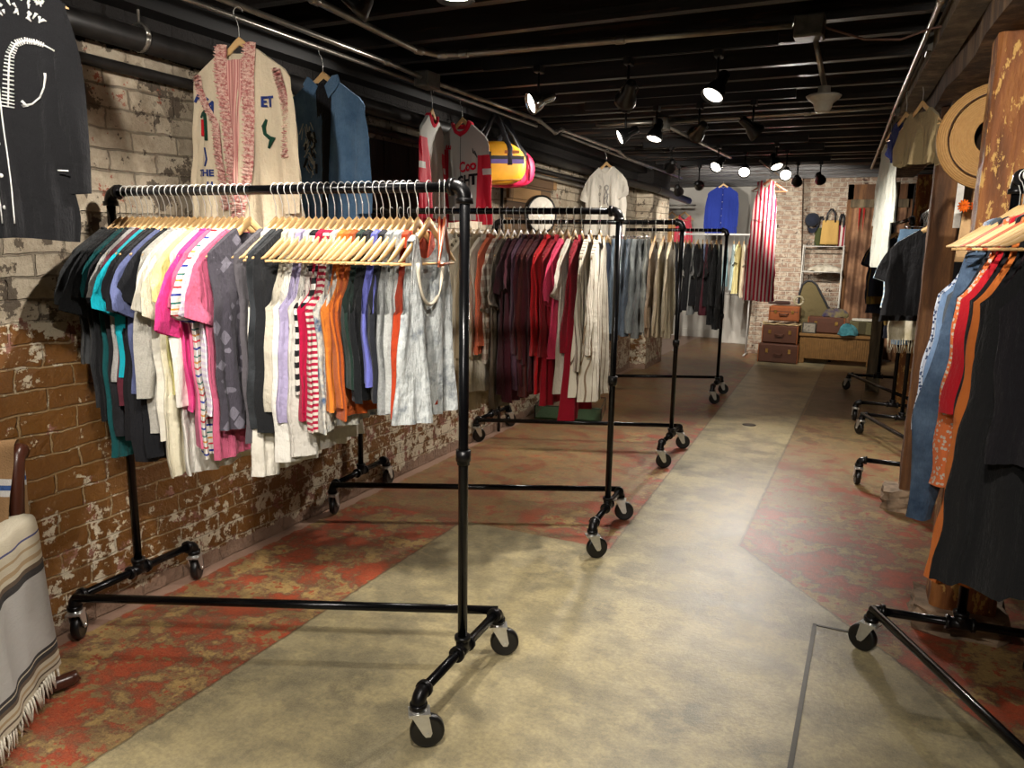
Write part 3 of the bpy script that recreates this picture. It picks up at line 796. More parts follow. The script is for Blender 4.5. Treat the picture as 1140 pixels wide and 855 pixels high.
# ------------------------------------------------------------------ second rack
Mb = plain('shirt_button', (226,220,206), .35)
S2 = [
 (-2.72,(196,188,170),'plain',None,.95,'sand shirt at the left end'),
 (-2.66,(120,96,70),'plain',None,.95,'brown shirt after the sand shirt'),
 (-2.60,(84,60,50),'plain',None,.95,'dark brown shirt near the left end'),
 (-2.54,(214,206,188),'plain',None,.98,'ecru shirt beside the dark brown shirt'),
 (-2.48,(160,150,128),'plain',None,1.0,'khaki shirt in the left half'),
 (-2.42,(206,198,180),'plain',None,1.0,'oat shirt in the left half'),
 (-2.36,(180,170,150),'plain',None,1.0,'greige shirt in the left half'),
 (-2.30,(226,220,204),'plain',None,.95,'warm white shirt left of the cream blouse'),
 (-2.245,(216,206,186),'plain',None,1.02,'cream blouse behind the front rack pole'),
 (-2.19,(210,198,172),'floral',(96,80,60),.92,'cream blouse with brown embroidery'),
 (-2.14,(196,184,160),'plain',None,1.12,'long beige shirt right of the embroidered blouse'),
 (-2.09,(168,150,120),'plain',None,1.14,'tan shirt hanging longest'),
 (-2.04,(206,196,176),'plain',None,1.02,'pale stone shirt left of the coral shirt'),
 (-1.995,(206,104,70),'plain',None,.80,'coral orange shirt'),
 (-1.955,(150,118,100),'plaid',(206,196,180),.84,'brown and cream plaid shirt'),
 (-1.915,(104,92,78),'plain',None,1.10,'taupe shirt behind the plaid shirt'),
 (-1.875,(62,24,32),'plain',None,1.02,'deep maroon printed tee'),
 (-1.835,(70,22,34),'plain',None,1.06,'wine shirt right of the printed tee'),
 (-1.80,(92,60,78),'plain',None,.98,'mauve shirt among the maroons'),
 (-1.762,(78,26,34),'plain',None,.96,'burgundy shirt, first of the burgundy pair'),
 (-1.725,(86,34,30),'plain',None,1.02,'russet shirt between the burgundy shirts'),
 (-1.69,(70,20,28),'plain',None,.98,'burgundy shirt left of the scarlet shirt'),
 (-1.645,(196,22,30),'plain',None,1.0,'scarlet shirt'),
 (-1.60,(150,18,34),'plain',None,1.06,'crimson shirt right of the scarlet shirt'),
 (-1.56,(214,60,96),'plain',None,.80,'raspberry tee'),
 (-1.52,(206,196,180),'plain',None,.98,'pale cream blouse right of the raspberry tee'),
 (-1.48,(140,14,34),'plain',None,1.12,'dark red shirt behind the cream blouse'),
 (-1.43,(222,214,196),'pinstripe',(110,92,76),1.0,'cream shirt with brown pinstripes'),
 (-1.375,(226,218,200),'pinstripe',(150,128,104),1.02,'ivory striped shirt at the right end'),
]
for i, (x, c, kd, c2, L, lab) in enumerate(S2):
    loc, rz = on_rack('second', (x+2.09)/math.cos(r2(4.2))+.82)
    mat = cloth(c, kd, c2); yaw = rz-PI/2+.10*math.sin(i*.5)-.02
    kind = 'tee' if 'tee' in lab or 'plaid' in lab else 'long'
    o, g = garment('shirt' if kind == 'long' else 'tee', kind, mat, L, 300+i, A=.017, H=.215, W=.262 if 'plaid' in lab else .245 if i in (19,22,25,27) else .230)
    o.location = loc; o.rotation_euler = (0,0,yaw); tag(o, lab+' on the second rack', 'tee' if kind == 'tee' else 'shirt', 'shirts on the second rack')
    if i > 7:
        if kind == 'long':
            b = MB()
            for s_ in (-1,1):
                b.grid(np.array([[(s_*.012,-.014,NECK-.05),(s_*.05,-.016,NECK-.025),(s_*.085,-.004,NECK-.02)],[(s_*.025,-.019,NECK-.10),(s_*.07,-.020,NECK-.065),(s_*.10,-.012,NECK-.055)]]))
                b.grid(np.array([[(s_*.012,.014,NECK-.05),(s_*.05,.016,NECK-.025),(s_*.085,.004,NECK-.02)],[(s_*.025,.019,NECK-.10),(s_*.07,.020,NECK-.065),(s_*.10,.012,NECK-.055)]]))
            b.build('collar', mat, o)
    if 'printed' in lab:
        b = MB(); R1 = []
        for f in np.linspace(0,1,8): R1.append([surf_point(g[0], .02+q, -.42-.2*f, .004) for q in np.linspace(-.09,.09,8)])
        b.grid(np.array(R1)).build('chest_print', cloth((176,160,146),'floral',(72,40,40),p=1.3), o)
    short = lab.split(' left')[0].split(' right')[0].split(' at the')[0].split(' behind')[0].split(' in the')[0].split(' beside')[0].split(' among')[0].split(',')[0].split(' after')[0].split(' near')[0].split(' between')[0]
    extra = {24:'', 21:' left of the scarlet shirt'}.get(i, '')
    place_hanger(loc, yaw, 'wooden hanger holding the '+short+extra+' on the second rack', 'wooden hangers on the second rack')

# ------------------------------------------------------------------ third rack: jeans and tan jackets
DEN = [((70,84,96),(104,118,128)),((52,64,78),(88,102,114)),((92,98,98),(130,134,130)),((62,72,84),(98,110,120)),((108,110,104),(140,142,134)),((84,88,88),(120,122,118))]
T3 = [-2.86+.070*k for k in range(14)]
cols = ['brown','grey','olive','faded black','navy','stone','slate','tobacco','ash','ink blue','moss','umber','smoke','dusk blue']
crgb = [(88,66,48),(120,118,112),(86,84,60),(48,48,50),(36,42,62),(150,142,126),(84,92,100),(104,74,46),(134,134,130),(34,44,72),(78,84,62),(86,66,54),(110,110,112),(66,78,102)]
for k, x in enumerate(T3):
    loc, rz = on_rack('third', x+2.15+.79); yaw = rz-PI/2+rnd.uniform(-.12,.12)
    o, g = garment('shirt', 'long', cloth(crgb[k]), .95, 500+k, A=.012); o.location = loc; o.rotation_euler = (0,0,yaw)
    tag(o, cols[k]+' shirt on the third rack, seen over the second rack', 'shirt', 'shirts in the left part of the third rack')
    place_hanger(loc, yaw, 'wooden hanger inside the '+cols[k]+' shirt on the third rack', 'wooden hangers on the third rack')
T3j = [(-1.88,0,'dark blue jeans, leftmost pair'),(-1.83,1,'navy jeans right of the dark blue pair'),(-1.775,3,'faded blue jeans with rolled hems'),(-1.72,2,'light grey jeans'),(-1.67,5,'grey jeans left of the tan jackets'),(-1.625,4,'khaki grey jeans beside the tan jackets')]
for x, k, lab in T3j:
    loc, rz = on_rack('third', x+2.15+.79); yaw = rz-PI/2+rnd.uniform(.05,.25)
    o = trousers('jeans', cloth(DEN[k][0],'denim',DEN[k][1]), .86+.04*math.sin(k*3), 560+k); o.location = loc; o.rotation_euler = (0,0,yaw)
    tag(o, lab+' clipped on the third rack', 'jeans', 'jeans on the third rack')
    place_clip(loc, yaw, 'metal clip hanger holding the '+lab.split(',')[0].split(' right')[0].split(' left')[0].split(' beside')[0], 'clip hangers on the third rack')
for i, (x, c, lab) in enumerate([(-1.565,(132,112,88),'brown-tan jacket, left of the pair'),(-1.50,(152,138,112),'khaki jacket between two tan ones'),(-1.435,(164,152,126),'light sand jacket beside the pole')]):
    loc, rz = on_rack('third', x+2.15+.79); yaw = rz-PI/2+.12
    o, g = garment('jacket', 'long', cloth(c), .86, 600+i, A=.014, W=.24); o.location = loc; o.rotation_euler = (0,0,yaw)
    tag(o, lab+' on the third rack', 'jacket', 'tan jackets on the third rack')
    place_hanger(loc, yaw, 'wooden hanger inside the '+lab.split(',')[0].split(' between')[0].split(' beside')[0]+' on the third rack', 'wooden hangers on the third rack')

# ------------------------------------------------------------------ fourth rack: black shirts
F4 = [(-2.78,(60,60,62),'smoky grey top at the hidden left end'),(-2.6,(46,44,44),'soft black top in the hidden left half'),(-2.3,(90,88,84),'ash top behind the jeans'),
 (-2.02,(48,50,54),'graphite shirt, leftmost in view'),(-1.97,(26,26,28),'black shirt right of the graphite one'),(-1.925,(188,184,176),'off-white tee peeking between black shirts'),(-1.88,(24,24,26),'black tee right of the off-white tee'),
 (-1.835,(140,142,140),'silver grey tee'),(-1.79,(22,22,24),'black band tee right of the silver grey tee'),(-1.74,(26,22,24),'black tee with red and blue print'),(-1.695,(84,34,44),'dark berry tee'),(-1.65,(20,20,22),'black shirt right of the berry tee'),(-1.595,(16,16,18),'glossy black jacket nearest the pole'),(-1.545,(24,24,24),'black shirt at the right end')]
for i, (x, c, lab) in enumerate(F4):
    loc, rz = on_rack('fourth', x+2.19+.70); yaw = rz-PI/2+rnd.uniform(-.05,.2)
    kd = 'tee' if 'tee' in lab else 'long'
    o, g = garment('tee' if kd == 'tee' else 'shirt', kd, cloth(c, 'floral' if 'glossy' in lab else 'plain', (34,34,34) if 'glossy' in lab else None), (.86 if i < 12 else 1.0)+.06*math.sin(i*2.1), 640+i, A=.012, W=.24)
    o.location = loc; o.rotation_euler = (0,0,yaw); tag(o, lab+' on the fourth rack', 'tee' if kd == 'tee' else 'shirt', 'black shirts on the fourth rack')
    if 'print' in lab:
        for (cx, cz, rr, cc, nm) in ((-.08,-.40,.05,(170,44,36),'red_print'),(.02,-.52,.05,(40,104,150),'blue_print')):
            for gg in g:
                b = MB(); R1 = [[surf_point(gg, cx+p_*rr, cz+q_*rr, .004) for p_ in np.linspace(-1,1,5)] for q_ in np.linspace(-1,1,5)]
                b.grid(np.array(R1)).build(nm, cloth(cc), o)
    place_hanger(loc, yaw, 'wooden hanger inside the '+lab.split(',')[0].split(' right')[0].split(' left')[0].split(' at the')[0].split(' in the')[0].split(' behind')[0].split(' nearest')[0].split(' peeking')[0]+(' after graphite' if 'graphite one' in lab else ' after berry' if 'berry tee' in lab and i == 11 else ' ending the row' if i == 13 else ' after off-white' if i == 6 else ''), 'wooden hangers on the fourth rack')

# ------------------------------------------------------------------ right racks
def rig(key, d, kind, mat, L, seed, name, lab, cat, grp, yaw=0, hang=True, W=.232, H=.25, A=.012, hl=None, neck=None, red=False, flp=1.0, TW=None):
    Lr = RK[key][3]; loc, rz = on_rack(key, Lr-d); y_ = rz+PI/2+yaw
    if kind == 'jeans': o = trousers(name, mat, L, seed, .165 if key == 'near_right' else .20, -.27 if key == 'near_right' else -.135, .115 if key == 'near_right' else 0); g = None
    else: o, g = garment(name, kind, mat, L, seed, W=W, H=H, A=A, neck=neck, flp=flp, TW=TW)
    o.location = loc if not (kind == 'jeans' and key == 'near_right') else (loc[0]-.01, loc[1], loc[2]); o.rotation_euler = (0,0,y_); tag(o, lab, cat, grp)
    if kind == 'jeans' and key == 'near_right': place_hanger(loc, y_, 'wooden hanger carrying the long blue jeans', 'wooden hangers on the right racks')
    elif kind == 'jeans': place_clip(loc, y_, hl or 'metal clip hanger holding the '+lab.split(',')[0], 'clip hangers on the right racks')
    elif hang: place_hanger(loc, y_, hl or 'wooden hanger inside the '+lab.split(',')[0], 'wooden hangers on the right racks', red)
    return o, g
GA = 'garments on the near right rack'
D1 = cloth((104,132,168),'denim',(140,164,196)); D2 = cloth((50,68,92),'denim',(104,126,152)); D3 = cloth((70,78,86),'denim',(104,110,116)); D4 = cloth((34,36,42),'denim',(52,54,60))
def nr(d, kind, mat, L, seed, name, lab, cat, yaw=0, **k): return rig('near_right', d, kind, mat, L, seed, name, lab, cat, GA, yaw, **k)
nr(.05, 'tank', cloth((200,206,218),'floral',(66,80,112),p=2.0), .93, 801, 'sundress', 'white sundress with blue floral print, farthest on the near right rack', 'dress', .12, H=.30)
nr(.10, 'tank', D1, .90, 802, 'denim_overall', 'light blue denim overall dress right behind the floral sundress', 'dress', .10, H=.285)
nr(.15, 'tank', D3, .84, 803, 'denim_vest', 'grey denim vest, third from the far end of the near right rack', 'vest', .05, H=.25)
nr(.20, 'jeans', D2, 1.24, 804, 'jeans', 'blue jeans with turned-up hems hanging longest on the near right rack', 'jeans', .1, hl='metal clip hanger holding the long blue jeans')
nr(.26, 'tank', D4, .90, 805, 'vest_top', 'near-black vest top beside the long blue jeans', 'vest', 0, H=.22)
nr(.33, 'tank', cloth((212,112,62),'floral',(196,184,168),p=1.8), 1.08, 806, 'long_tunic', 'orange and white patterned tunic under the red top', 'tunic', -.05, H=.25, red=True)
nr(.40, 'tank', cloth((186,28,40)), .80, 807, 'tank_top', 'red tank top with white zigzag edging on the near right rack', 'tank top', .02, H=.25)
nr(.47, 'tank', cloth((26,24,26)), .84, 808, 'tank_top', 'black tank with thin cream straps right of the red one', 'tank top', 0, H=.215)
nr(.54, 'tank', cloth((200,110,48),'plain'), 1.34, 809, 'slip_dress', 'rust orange slip dress, a strip left of the big black dress', 'dress', .03, H=.26, flp=2, red=True)
nr(.61, 'tank', cloth((24,24,26)), .80, 810, 'tank_top', 'plain black tank behind the big black dress', 'tank top', .02, H=.205)
nr(.68, 'tank', cloth((52,38,44)), .84, 811, 'camisole', 'dark plum camisole in front of the plain black tank', 'camisole', .0, H=.20)
nr(.75, 'tank', cloth((28,28,29)), 1.27, 812, 'dress', 'large plain black dress flaring to its hem at the right frame edge', 'dress', 0, H=.295, A=.018, flp=.8, TW=.18)
nr(.84, 'tank', cloth((28,26,30)), .86, 813, 'tank_top', 'charcoal tank nearest the camera on the right', 'tank top', 0, H=.20, A=.012)
GC = 'garments on the middle right rack'
FR = cloth((214,206,184),'washed',(180,170,140))
rig('mid_right', .12, 'tee', cloth((34,38,52)), .98, 831, 'tee', 'navy tee, farthest on the middle right rack', 'tee', GC, .5)
rig('mid_right', .26, 'tee', cloth((40,70,78)), .80, 832, 'tee', 'petrol blue tee with wide collar on the middle right rack', 'tee', GC, .45)
rig('mid_right', .42, 'long', cloth((30,32,42)), 1.0, 833, 'cardigan', 'dark navy cardigan with cream edging', 'cardigan', GC, .4)
rig('mid_right', .58, 'tee', cloth((116,92,44)), .88, 834, 'tee', 'mustard olive tee beside the dark navy cardigan', 'tee', GC, .35)
rig('mid_right', .74, 'jeans', cloth((86,112,136),'denim',(110,134,156)), 1.02, 835, 'jeans', 'pale blue jeans behind the mustard tee', 'jeans', GC, .3)
rig('mid_right', .88, 'tee', cloth((44,46,52)), .72, 836, 'tee', 'black tee right of the mustard olive tee', 'tee', GC, .3)
o, g = rig('mid_right', 1.02, 'tank', FR, .95, 837, 'fringed_top', 'cream fringed top on the middle right rack', 'top', GC, .3)
b = MB()
r_ = random.Random(4)
for q in range(34):
    x = -.22+.44*q/33; z = -.95+.005
    b.tube([(x,.0,z),(x+r_.uniform(-.01,.01),.004,z-.05),(x+r_.uniform(-.02,.02),.0,z-.11)], .0022, 4)
b.build('fringe', FR, o)
rig('mid_right', 1.12, 'tee', cloth((150,178,200)), .62, 838, 'tee', 'light blue striped tee under the black blouse', 'tee', GC, .25)
rig('mid_right', 1.22, 'tee', cloth((36,36,38)), .80, 839, 'blouse', 'black blouse with wide sleeves, largest on the middle right rack', 'blouse', GC, .2, W=.25, H=.30)
rig('mid_right', 1.34, 'tee', cloth((156,184,204),'hstripe',(206,214,214),p=1.2), .70, 841, 'tee', 'pale blue striped tee between the two black blouses', 'tee', GC, .2, W=.25, H=.30)
rig('mid_right', 1.42, 'tee', cloth((32,32,34)), .74, 840, 'blouse', 'second black blouse, nearest the camera on the middle right rack', 'blouse', GC, .15, W=.25, H=.29)
GD = 'garments on the far right rack'
rig('far_right', .07, 'tee', cloth((70,68,70)), .85, 851, 'tee', 'soft grey tee, farthest on the far right rack', 'tee', GD, .3)
rig('far_right', .16, 'tee', cloth((34,38,50)), .9, 852, 'tee', 'ink navy tee on the far right rack', 'tee', GD, .3)
rig('far_right', .26, 'long', cloth((40,42,54)), 1.0, 853, 'cardigan', 'dark navy cardigan on the far right rack', 'cardigan', GD, .35)
rig('far_right', .36, 'tee', cloth((132,106,52)), .88, 854, 'tee', 'mustard olive tee on the far right rack', 'tee', GD, .3)
rig('far_right', .46, 'tee', cloth((44,48,58)), .80, 855, 'tee', 'slate navy tee nearest on the far right rack', 'tee', GD, .3)

# ------------------------------------------------------------------ garments hung from the left conduit
def text_on(parent, s, size, mat, x, z, G, rot=0.0, name='lettering', ext=.001):
    cu = bpy.data.curves.new(name, 'FONT'); cu.body = s; cu.size = size; cu.extrude = ext; cu.align_x = 'CENTER'; cu.align_y = 'CENTER'; cu.resolution_u = 2; cu.offset = size*.035
    tmp = bpy.data.objects.new(name, cu); COL.objects.link(tmp)
    dg = bpy.context.evaluated_depsgraph_get(); me = bpy.data.meshes.new_from_object(tmp.evaluated_get(dg))
    bpy.data.objects.remove(tmp); me.materials.clear(); me.materials.append(mat)
    # wrap onto the cloth
    c_, s_ = math.cos(rot), math.sin(rot)
    for v_ in me.vertices:
        lx, lz, e = v_.co.x, v_.co.y, v_.co.z
        X_ = x-(lx*c_-lz*s_); Z_ = z+lx*s_+lz*c_
        p_ = surf_interp(G, X_, Z_); v_.co = (X_, p_+.007+e, Z_)
    o = bpy.data.objects.new(name, me); COL.objects.link(o); o.parent = parent; return o
def surf_interp(G, x, z):
    D = (G[:,:,0]-x)**2+(G[:,:,2]-z)**2; idx = np.argsort(D.ravel())[:4]; w = 1/(D.ravel()[idx]+1e-6)
    return float((G[:,:,1].ravel()[idx]*w).sum()/w.sum())
def stroke(b, G, pts, r, off=.005):
    P_ = []
    for (x, z) in pts: P_.append((x, surf_interp(G, x, z)+off, z))
    b.tube(P_, r, 6)
HG = 'garments hung from the conduit along the left wall'
def hung(name, kind, mat, L, seed, loc, rz, lab, cat, hlab, W=.24, H=.27, neck=None, A=.014, red=False):
    o, g = garment(name, kind, mat, L, seed, W=W, H=H, A=A, neck=neck)
    o.location = loc; o.rotation_euler = (0,0,rz); tag(o, lab, cat, HG)
    place_hanger(loc, rz, hlab, 'wooden hangers on the left conduit', red)
    return o, g
ZC = 2.605
# black western shirt
MBK = cloth((27,27,29), key='western'); MWH = plain('white_thread', (214,214,210), .6)
o, g = hung('western_shirt', 'long', MBK, .96, 901, (-2.53,1.57,ZC), PI+.70, 'black western shirt with white bone embroidery, hung top left', 'shirt', 'wooden hanger inside the black western shirt', W=.215, H=.19, A=.012)
b = MB(); G = g[0]
EX = lambda x: x*1.15; EZ = lambda z: -.17+(z+.17)*1.2-.12
sp0 = [(-.035-.045*math.sin(q/22*2.2), -.34+.17*q/22) for q in range(23)]
spine = [(EX(x_), EZ(z_)) for x_, z_ in [(-.03,-.39),(-.034,-.35),(-.038,-.30),(-.044,-.26),(-.058,-.232),(-.080,-.222),(-.105,-.224),(-.130,-.232),(-.150,-.242)]]
stroke(b, G, spine, .0026)
for q in range(32):
    f = q/31*(len(spine)-2.2); i = int(f); a = f-i; x = spine[i][0]*(1-a)+spine[i+1][0]*a; z = spine[i][1]*(1-a)+spine[i+1][1]*a
    dx = spine[i+1][0]-spine[i][0]; dz = spine[i+1][1]-spine[i][1]; n_ = math.hypot(dx, dz); nx, nz = -dz/n_, dx/n_
    wv = .016*(1-.6*q/32); stroke(b, G, [(x-nx*wv, z-nz*wv), (x+nx*wv, z+nz*wv)], .0022)
rr = random.Random(3)
for q in range(44):
    x = -.035-rr.uniform(0,.12); z = -.20-rr.uniform(0,.10); a = rr.uniform(0,3.1); l_ = rr.uniform(.012,.03)
    stroke(b, G, [(x,z),(x+l_*.6*math.cos(a),z+l_*.6*math.sin(a)*.8+.004),(x+l_*math.cos(a),z+l_*math.sin(a)*.6)], [.002,.005,.0015])
b.build('bone_embroidery', MWH, o)
b = MB(); stroke(b, G, [(EX(x_), EZ(z_)) for x_, z_ in [(-.060,-.372),(-.072,-.385),(-.060,-.385),(-.085,-.378),(-.105,-.360),(-.118,-.335),(-.124,-.310),(-.124,-.300)]], [.0045,.0045,.0045,.0028,.0028,.0028,.004,.0045]); b.build('smile_pocket', MWH, o)
for sx in (-.022,.022):
    b = MB(); stroke(b, G, [(sx+.004*math.sin(z*9), z) for z in np.linspace(-.20,-.91,26)], .0022); b.build('piping', MWH, o)
b = MB()
for z in np.linspace(-.28,-.86,7):
    c = (0, surf_interp(G, 0, z)+.003, z); b.lathe([(0,.003),(.006,.002),(.007,0)], 10, Tm(c, rx=-PI/2))
b.build('pearl_snap', MWH, o)
for s_ in (-1,1):
    b = MB(); pts = [(s_*(.155+.03*(q/4)), .020, -.74) for q in range(5)]; b.tube(pts, .0025, 6); b.build('cuff_piping', MWH, o)
# cream kaftan with pink ruffles
t = NT('ruffle_stripe'); v = t.coords(); nf = t.noise(v, 70, 4, .7)
M_ruf = t.set(t.ramp(nf, [(.42, lin((168,96,92))), (.56, lin((214,180,164)))]), .9, t.bump(nf, .8, .01))
t = NT('pink_lining'); X = t.sep(t.coords()); w = t.math('FRACT', t.math('MULTIPLY', X[0], 90))
M_lin = t.set(t.mix(t.math('GREATER_THAN', w, .5), lin((168,100,96)), lin((206,158,146))), .9)
M_cream = cloth((206,190,162), key='kaftan')
M_nav = cloth((36,52,110)); M_redp = cloth((190,26,34)); M_grn = cloth((20,60,44))
o, g = hung('ruffled_robe', 'long', M_cream, .90, 902, (-2.555,2.63,ZC), PI+.10, 'cream robe with pink ruffled edges and blue lettering, on the wall conduit', 'robe', 'wooden hanger inside the cream ruffled robe', W=.24, H=.28, A=.022)
G = g[0]
def ruffle(G, path, w, seed, name, parent):
    r = random.Random(seed); b = MB(); n = 260; m = len(path)-1; rows = []
    for lay in range(3):
        rows = []
        for i in range(n+1):
            f = i/n*m; k = min(int(f), m-1); a = f-k; x = path[k][0]*(1-a)+path[k+1][0]*a; z = path[k][1]*(1-a)+path[k+1][1]*a
            y0 = surf_interp(G, x, z)+.009; wig = math.sin(i*.9+lay*2)*.006; off = (lay-1)*w*.5
            rows.append([(x+off-w*.35, y0, z),(x+off+wig*.3, y0+.011+.006*math.sin(i*1.3+lay), z+.002*math.sin(i*1.7)),(x+off+w*.42+wig*.8, y0+.014+.008*math.cos(i*1.3+lay*1.3), z+wig*.3)])
        b.grid(np.array(rows))
    return b.build(name, M_ruf, parent)
ruffle(G, [(.075,-.13),(.085,-.25),(.075,-.42),(.06,-.62),(.035,-.80),(.01,-.90)], .030, 1, 'front_ruffle', o)
ruffle(G, [(-.075,-.13),(-.06,-.25),(-.055,-.42),(-.045,-.62),(-.02,-.80),(-.0,-.90)], .030, 2, 'front_ruffle', o)
ruffle(G, [(.21,-.245),(.205,-.30),(.13,-.45),(.125,-.60),(.12,-.82)], .016, 3, 'side_ruffle', o)
ruffle(G, [(-.20,-.24),(-.22,-.32),(-.235,-.45),(-.22,-.60)], .018, 4, 'side_ruffle', o)
b = MB(); R1 = []
for z in np.linspace(-.19,-.88,24):
    hw = .055*(1-(-.19-z)/.75) + .004; R1.append([(q*hw+.01, surf_interp(G, q*hw, z)+.004+.004*math.sin(q*9), z) for q in np.linspace(-1,1,15)])
b.grid(np.array(R1)).build('striped_lining', M_lin, o)
text_on(o, 'PTA', .062, M_nav, .185, -.36, G, -.5); text_on(o, 'ET', .058, M_nav, -.14, -.37, G, .0)
text_on(o, 'THE', .040, M_nav, .19, -.66, G, 0); text_on(o, 'H', .034, M_nav, .17, -.71, G, 0); 
b = MB()
for (dx, w_, c) in ((0,.010,0),): stroke(b, G, [(.20,-.43),(.198,-.50)], .010)
b.build('red_bottle_patch', M_redp, o)
b = MB(); stroke(b, G, [(.185,-.405),(.18,-.44),(.178,-.52)], .008); stroke(b, G, [(.215,-.42),(.205,-.40),(.19,-.395)], .006)
b.build('green_leaf_patch', M_grn, o)
b = MB(); stroke(b, G, [(-.13,-.44),(-.12,-.47),(-.125,-.50),(-.15,-.52),(-.165,-.515),(-.15,-.53),(-.14,-.56)], [.006,.010,.008,.011,.006,.010,.005]); b.build('green_leaf_patch', M_grn, o)
b = MB(); stroke(b, G, [(.19,-.55),(.18,-.60),(.19,-.63)], .004); b.build('blue_line_patch', M_nav, o)
# denim shirt, open over a black lining
MD = cloth((66,96,128),'denim',(98,128,158), key='denim_shirt')
o, g = hung('denim_shirt', 'long', MD, .86, 903, (-2.65,3.30,ZC), PI+.04, 'faded blue denim shirt with frayed eagle print, right of the robe', 'shirt', 'pale wooden hanger inside the denim shirt', W=.24, H=.26, A=.02)
G = g[0]; b = MB(); R1 = []
for z in np.linspace(-.155,-.84,20):
    hw = .05*(1-.55*(-.155-z)/.7); R1.append([(q*hw-.01, surf_interp(G, q*hw, z)+.003, z) for q in np.linspace(-1,1,7)])
b.grid(np.array(R1)).build('dark_inside', cloth((18,18,22)), o)
for s_ in (-1,1):
    b = MB(); b.grid(np.array([[(s_*.02,.020,-.17),(s_*.07,.022,-.125),(s_*.095,.008,-.118)],[(s_*.05,.030,-.235),(s_*.085,.028,-.20),(s_*.115,.018,-.155)]])); b.build('collar', MD, o)
b = MB(); r_ = random.Random(9)
for q in range(40):
    x = .10+r_.uniform(-.03,.03); z = -.34-r_.uniform(0,.25); stroke(b, G, [(x,z),(x+r_.uniform(-.02,.02),z-r_.uniform(.02,.06))], r_.uniform(.0015,.004))
b.build('frayed_print', plain('fray',(168,170,164),.9), o)
b = MB()
for q in range(16):
    x = .085+r_.uniform(-.03,.03); z = -.38-r_.uniform(0,.18); stroke(b, G, [(x,z),(x+r_.uniform(-.02,.02),z-r_.uniform(.02,.05))], r_.uniform(.004,.007))
b.build('dark_print', cloth((36,38,42)), o)
# jerseys
def jersey_mat(name):
    t = NT(name); X = t.sep(t.coords()); ax = t.math('ABSOLUTE', X[0])
    arm = t.math('MULTIPLY', t.math('GREATER_THAN', ax, .165), t.math('LESS_THAN', X[2], -.36))
    side = t.math('MULTIPLY', t.math('GREATER_THAN', X[0], .13), t.math('LESS_THAN', X[2], -.30))
    edge = t.math('LESS_THAN', X[2], -.79)
    m = t.math('MAXIMUM', t.math('MAXIMUM', arm, side), edge)
    bar = t.math('MULTIPLY', t.math('GREATER_THAN', ax, .205), t.math('LESS_THAN', t.math('ABSOLUTE', t.math('ADD', X[2], .47)), .02))
    col = t.mix(m, lin((180,178,170)), lin((206,24,52))); col = t.mix(bar, col, lin((215,212,205)))
    return t.set(col, .7, t.bump(t.noise(t.coords(), 20), .3, .006))
MJ = jersey_mat('jersey_cloth'); MRD = cloth((206,24,52), key='jersey_red')
o, g = hung('racing_jersey', 'long', MJ, .80, 904, (-2.68,4.42,ZC), PI+1.80, 'red and grey racing jersey seen side-on, left of the lettered jersey', 'jersey', 'wooden hanger inside the side-on racing jersey', A=.02)
neck_band(o, g[0], g[1], .085, MRD, .012)
o, g = hung('racing_jersey', 'long', MJ, .80, 905, (-2.67,4.80,ZC), PI-.30, 'grey and red racing jersey with lettering across its chest', 'jersey', 'wooden hanger inside the lettered racing jersey', A=.014)
G = g[0]; neck_band(o, g[0], g[1], .085, MRD, .014)
b = MB(); stroke(b, G, [(.085,-.13),(.05,-.19),(.0,-.215),(-.05,-.19),(-.085,-.13)], .013); b.build('collar', MRD, o)
text_on(o, 'Coo', .095, MRD, -.075, -.43, G, .1); text_on(o, 'GHT', .10, cloth((24,24,28)), -.07, -.525, G, .05); text_on(o, 'E', .06, MRD, .12, -.29, G, 1.4)
b = MB(); stroke(b, G, [(-.12,-.31),(-.13,-.34),(-.15,-.36),(-.14,-.33),(-.165,-.375)], [.002,.006,.007,.004,.003]); b.build('chest_patch', cloth((70,66,66)), o)
b = MB(); stroke(b, G, [(-.03,-.72),(-.08,-.66),(-.14,-.74)], .004); b.build('mountain_outline', cloth((70,66,66)), o)
b = MB(); stroke(b, G, [(0,z) for z in np.linspace(-.22,-.78,12)], .002); b.build('zip', plain('zip',(60,60,60),.4), o)
# white tee with a small figure print
o, g = hung('tee', 'tee', cloth((226,220,206), key='white_print_tee'), .84, 906, (-2.60,7.70,2.60), PI-.40, 'white tee with faint grey figure print hanging on the left conduit', 'tee', 'pale wooden hanger inside the white printed tee', W=.25, H=.28, A=.012)
G = g[0]; neck_band(o, g[0], g[1], .085, cloth((220,212,198)))
b = MB(); GR = plain('grey_print',(142,138,134),.9)
for cx, cz, rr in ((-.03,-.36,.028),(-.03,-.36,.02),(.065,-.35,.016),(.07,-.42,.014),(.065,-.49,.008)): stroke(b, G, [(cx+rr*math.cos(a), cz+rr*math.sin(a)) for a in np.linspace(0,2*PI,13)], .0025)
stroke(b, G, [(-.03,-.39),(-.05,-.44),(-.04,-.50),(-.06,-.54)], .006); stroke(b, G, [(-.03,-.39),(0,-.45),(-.01,-.52)], .006); stroke(b, G, [(-.06,-.42),(-.01,-.47)], .005)
b.build('figure_print', GR, o)
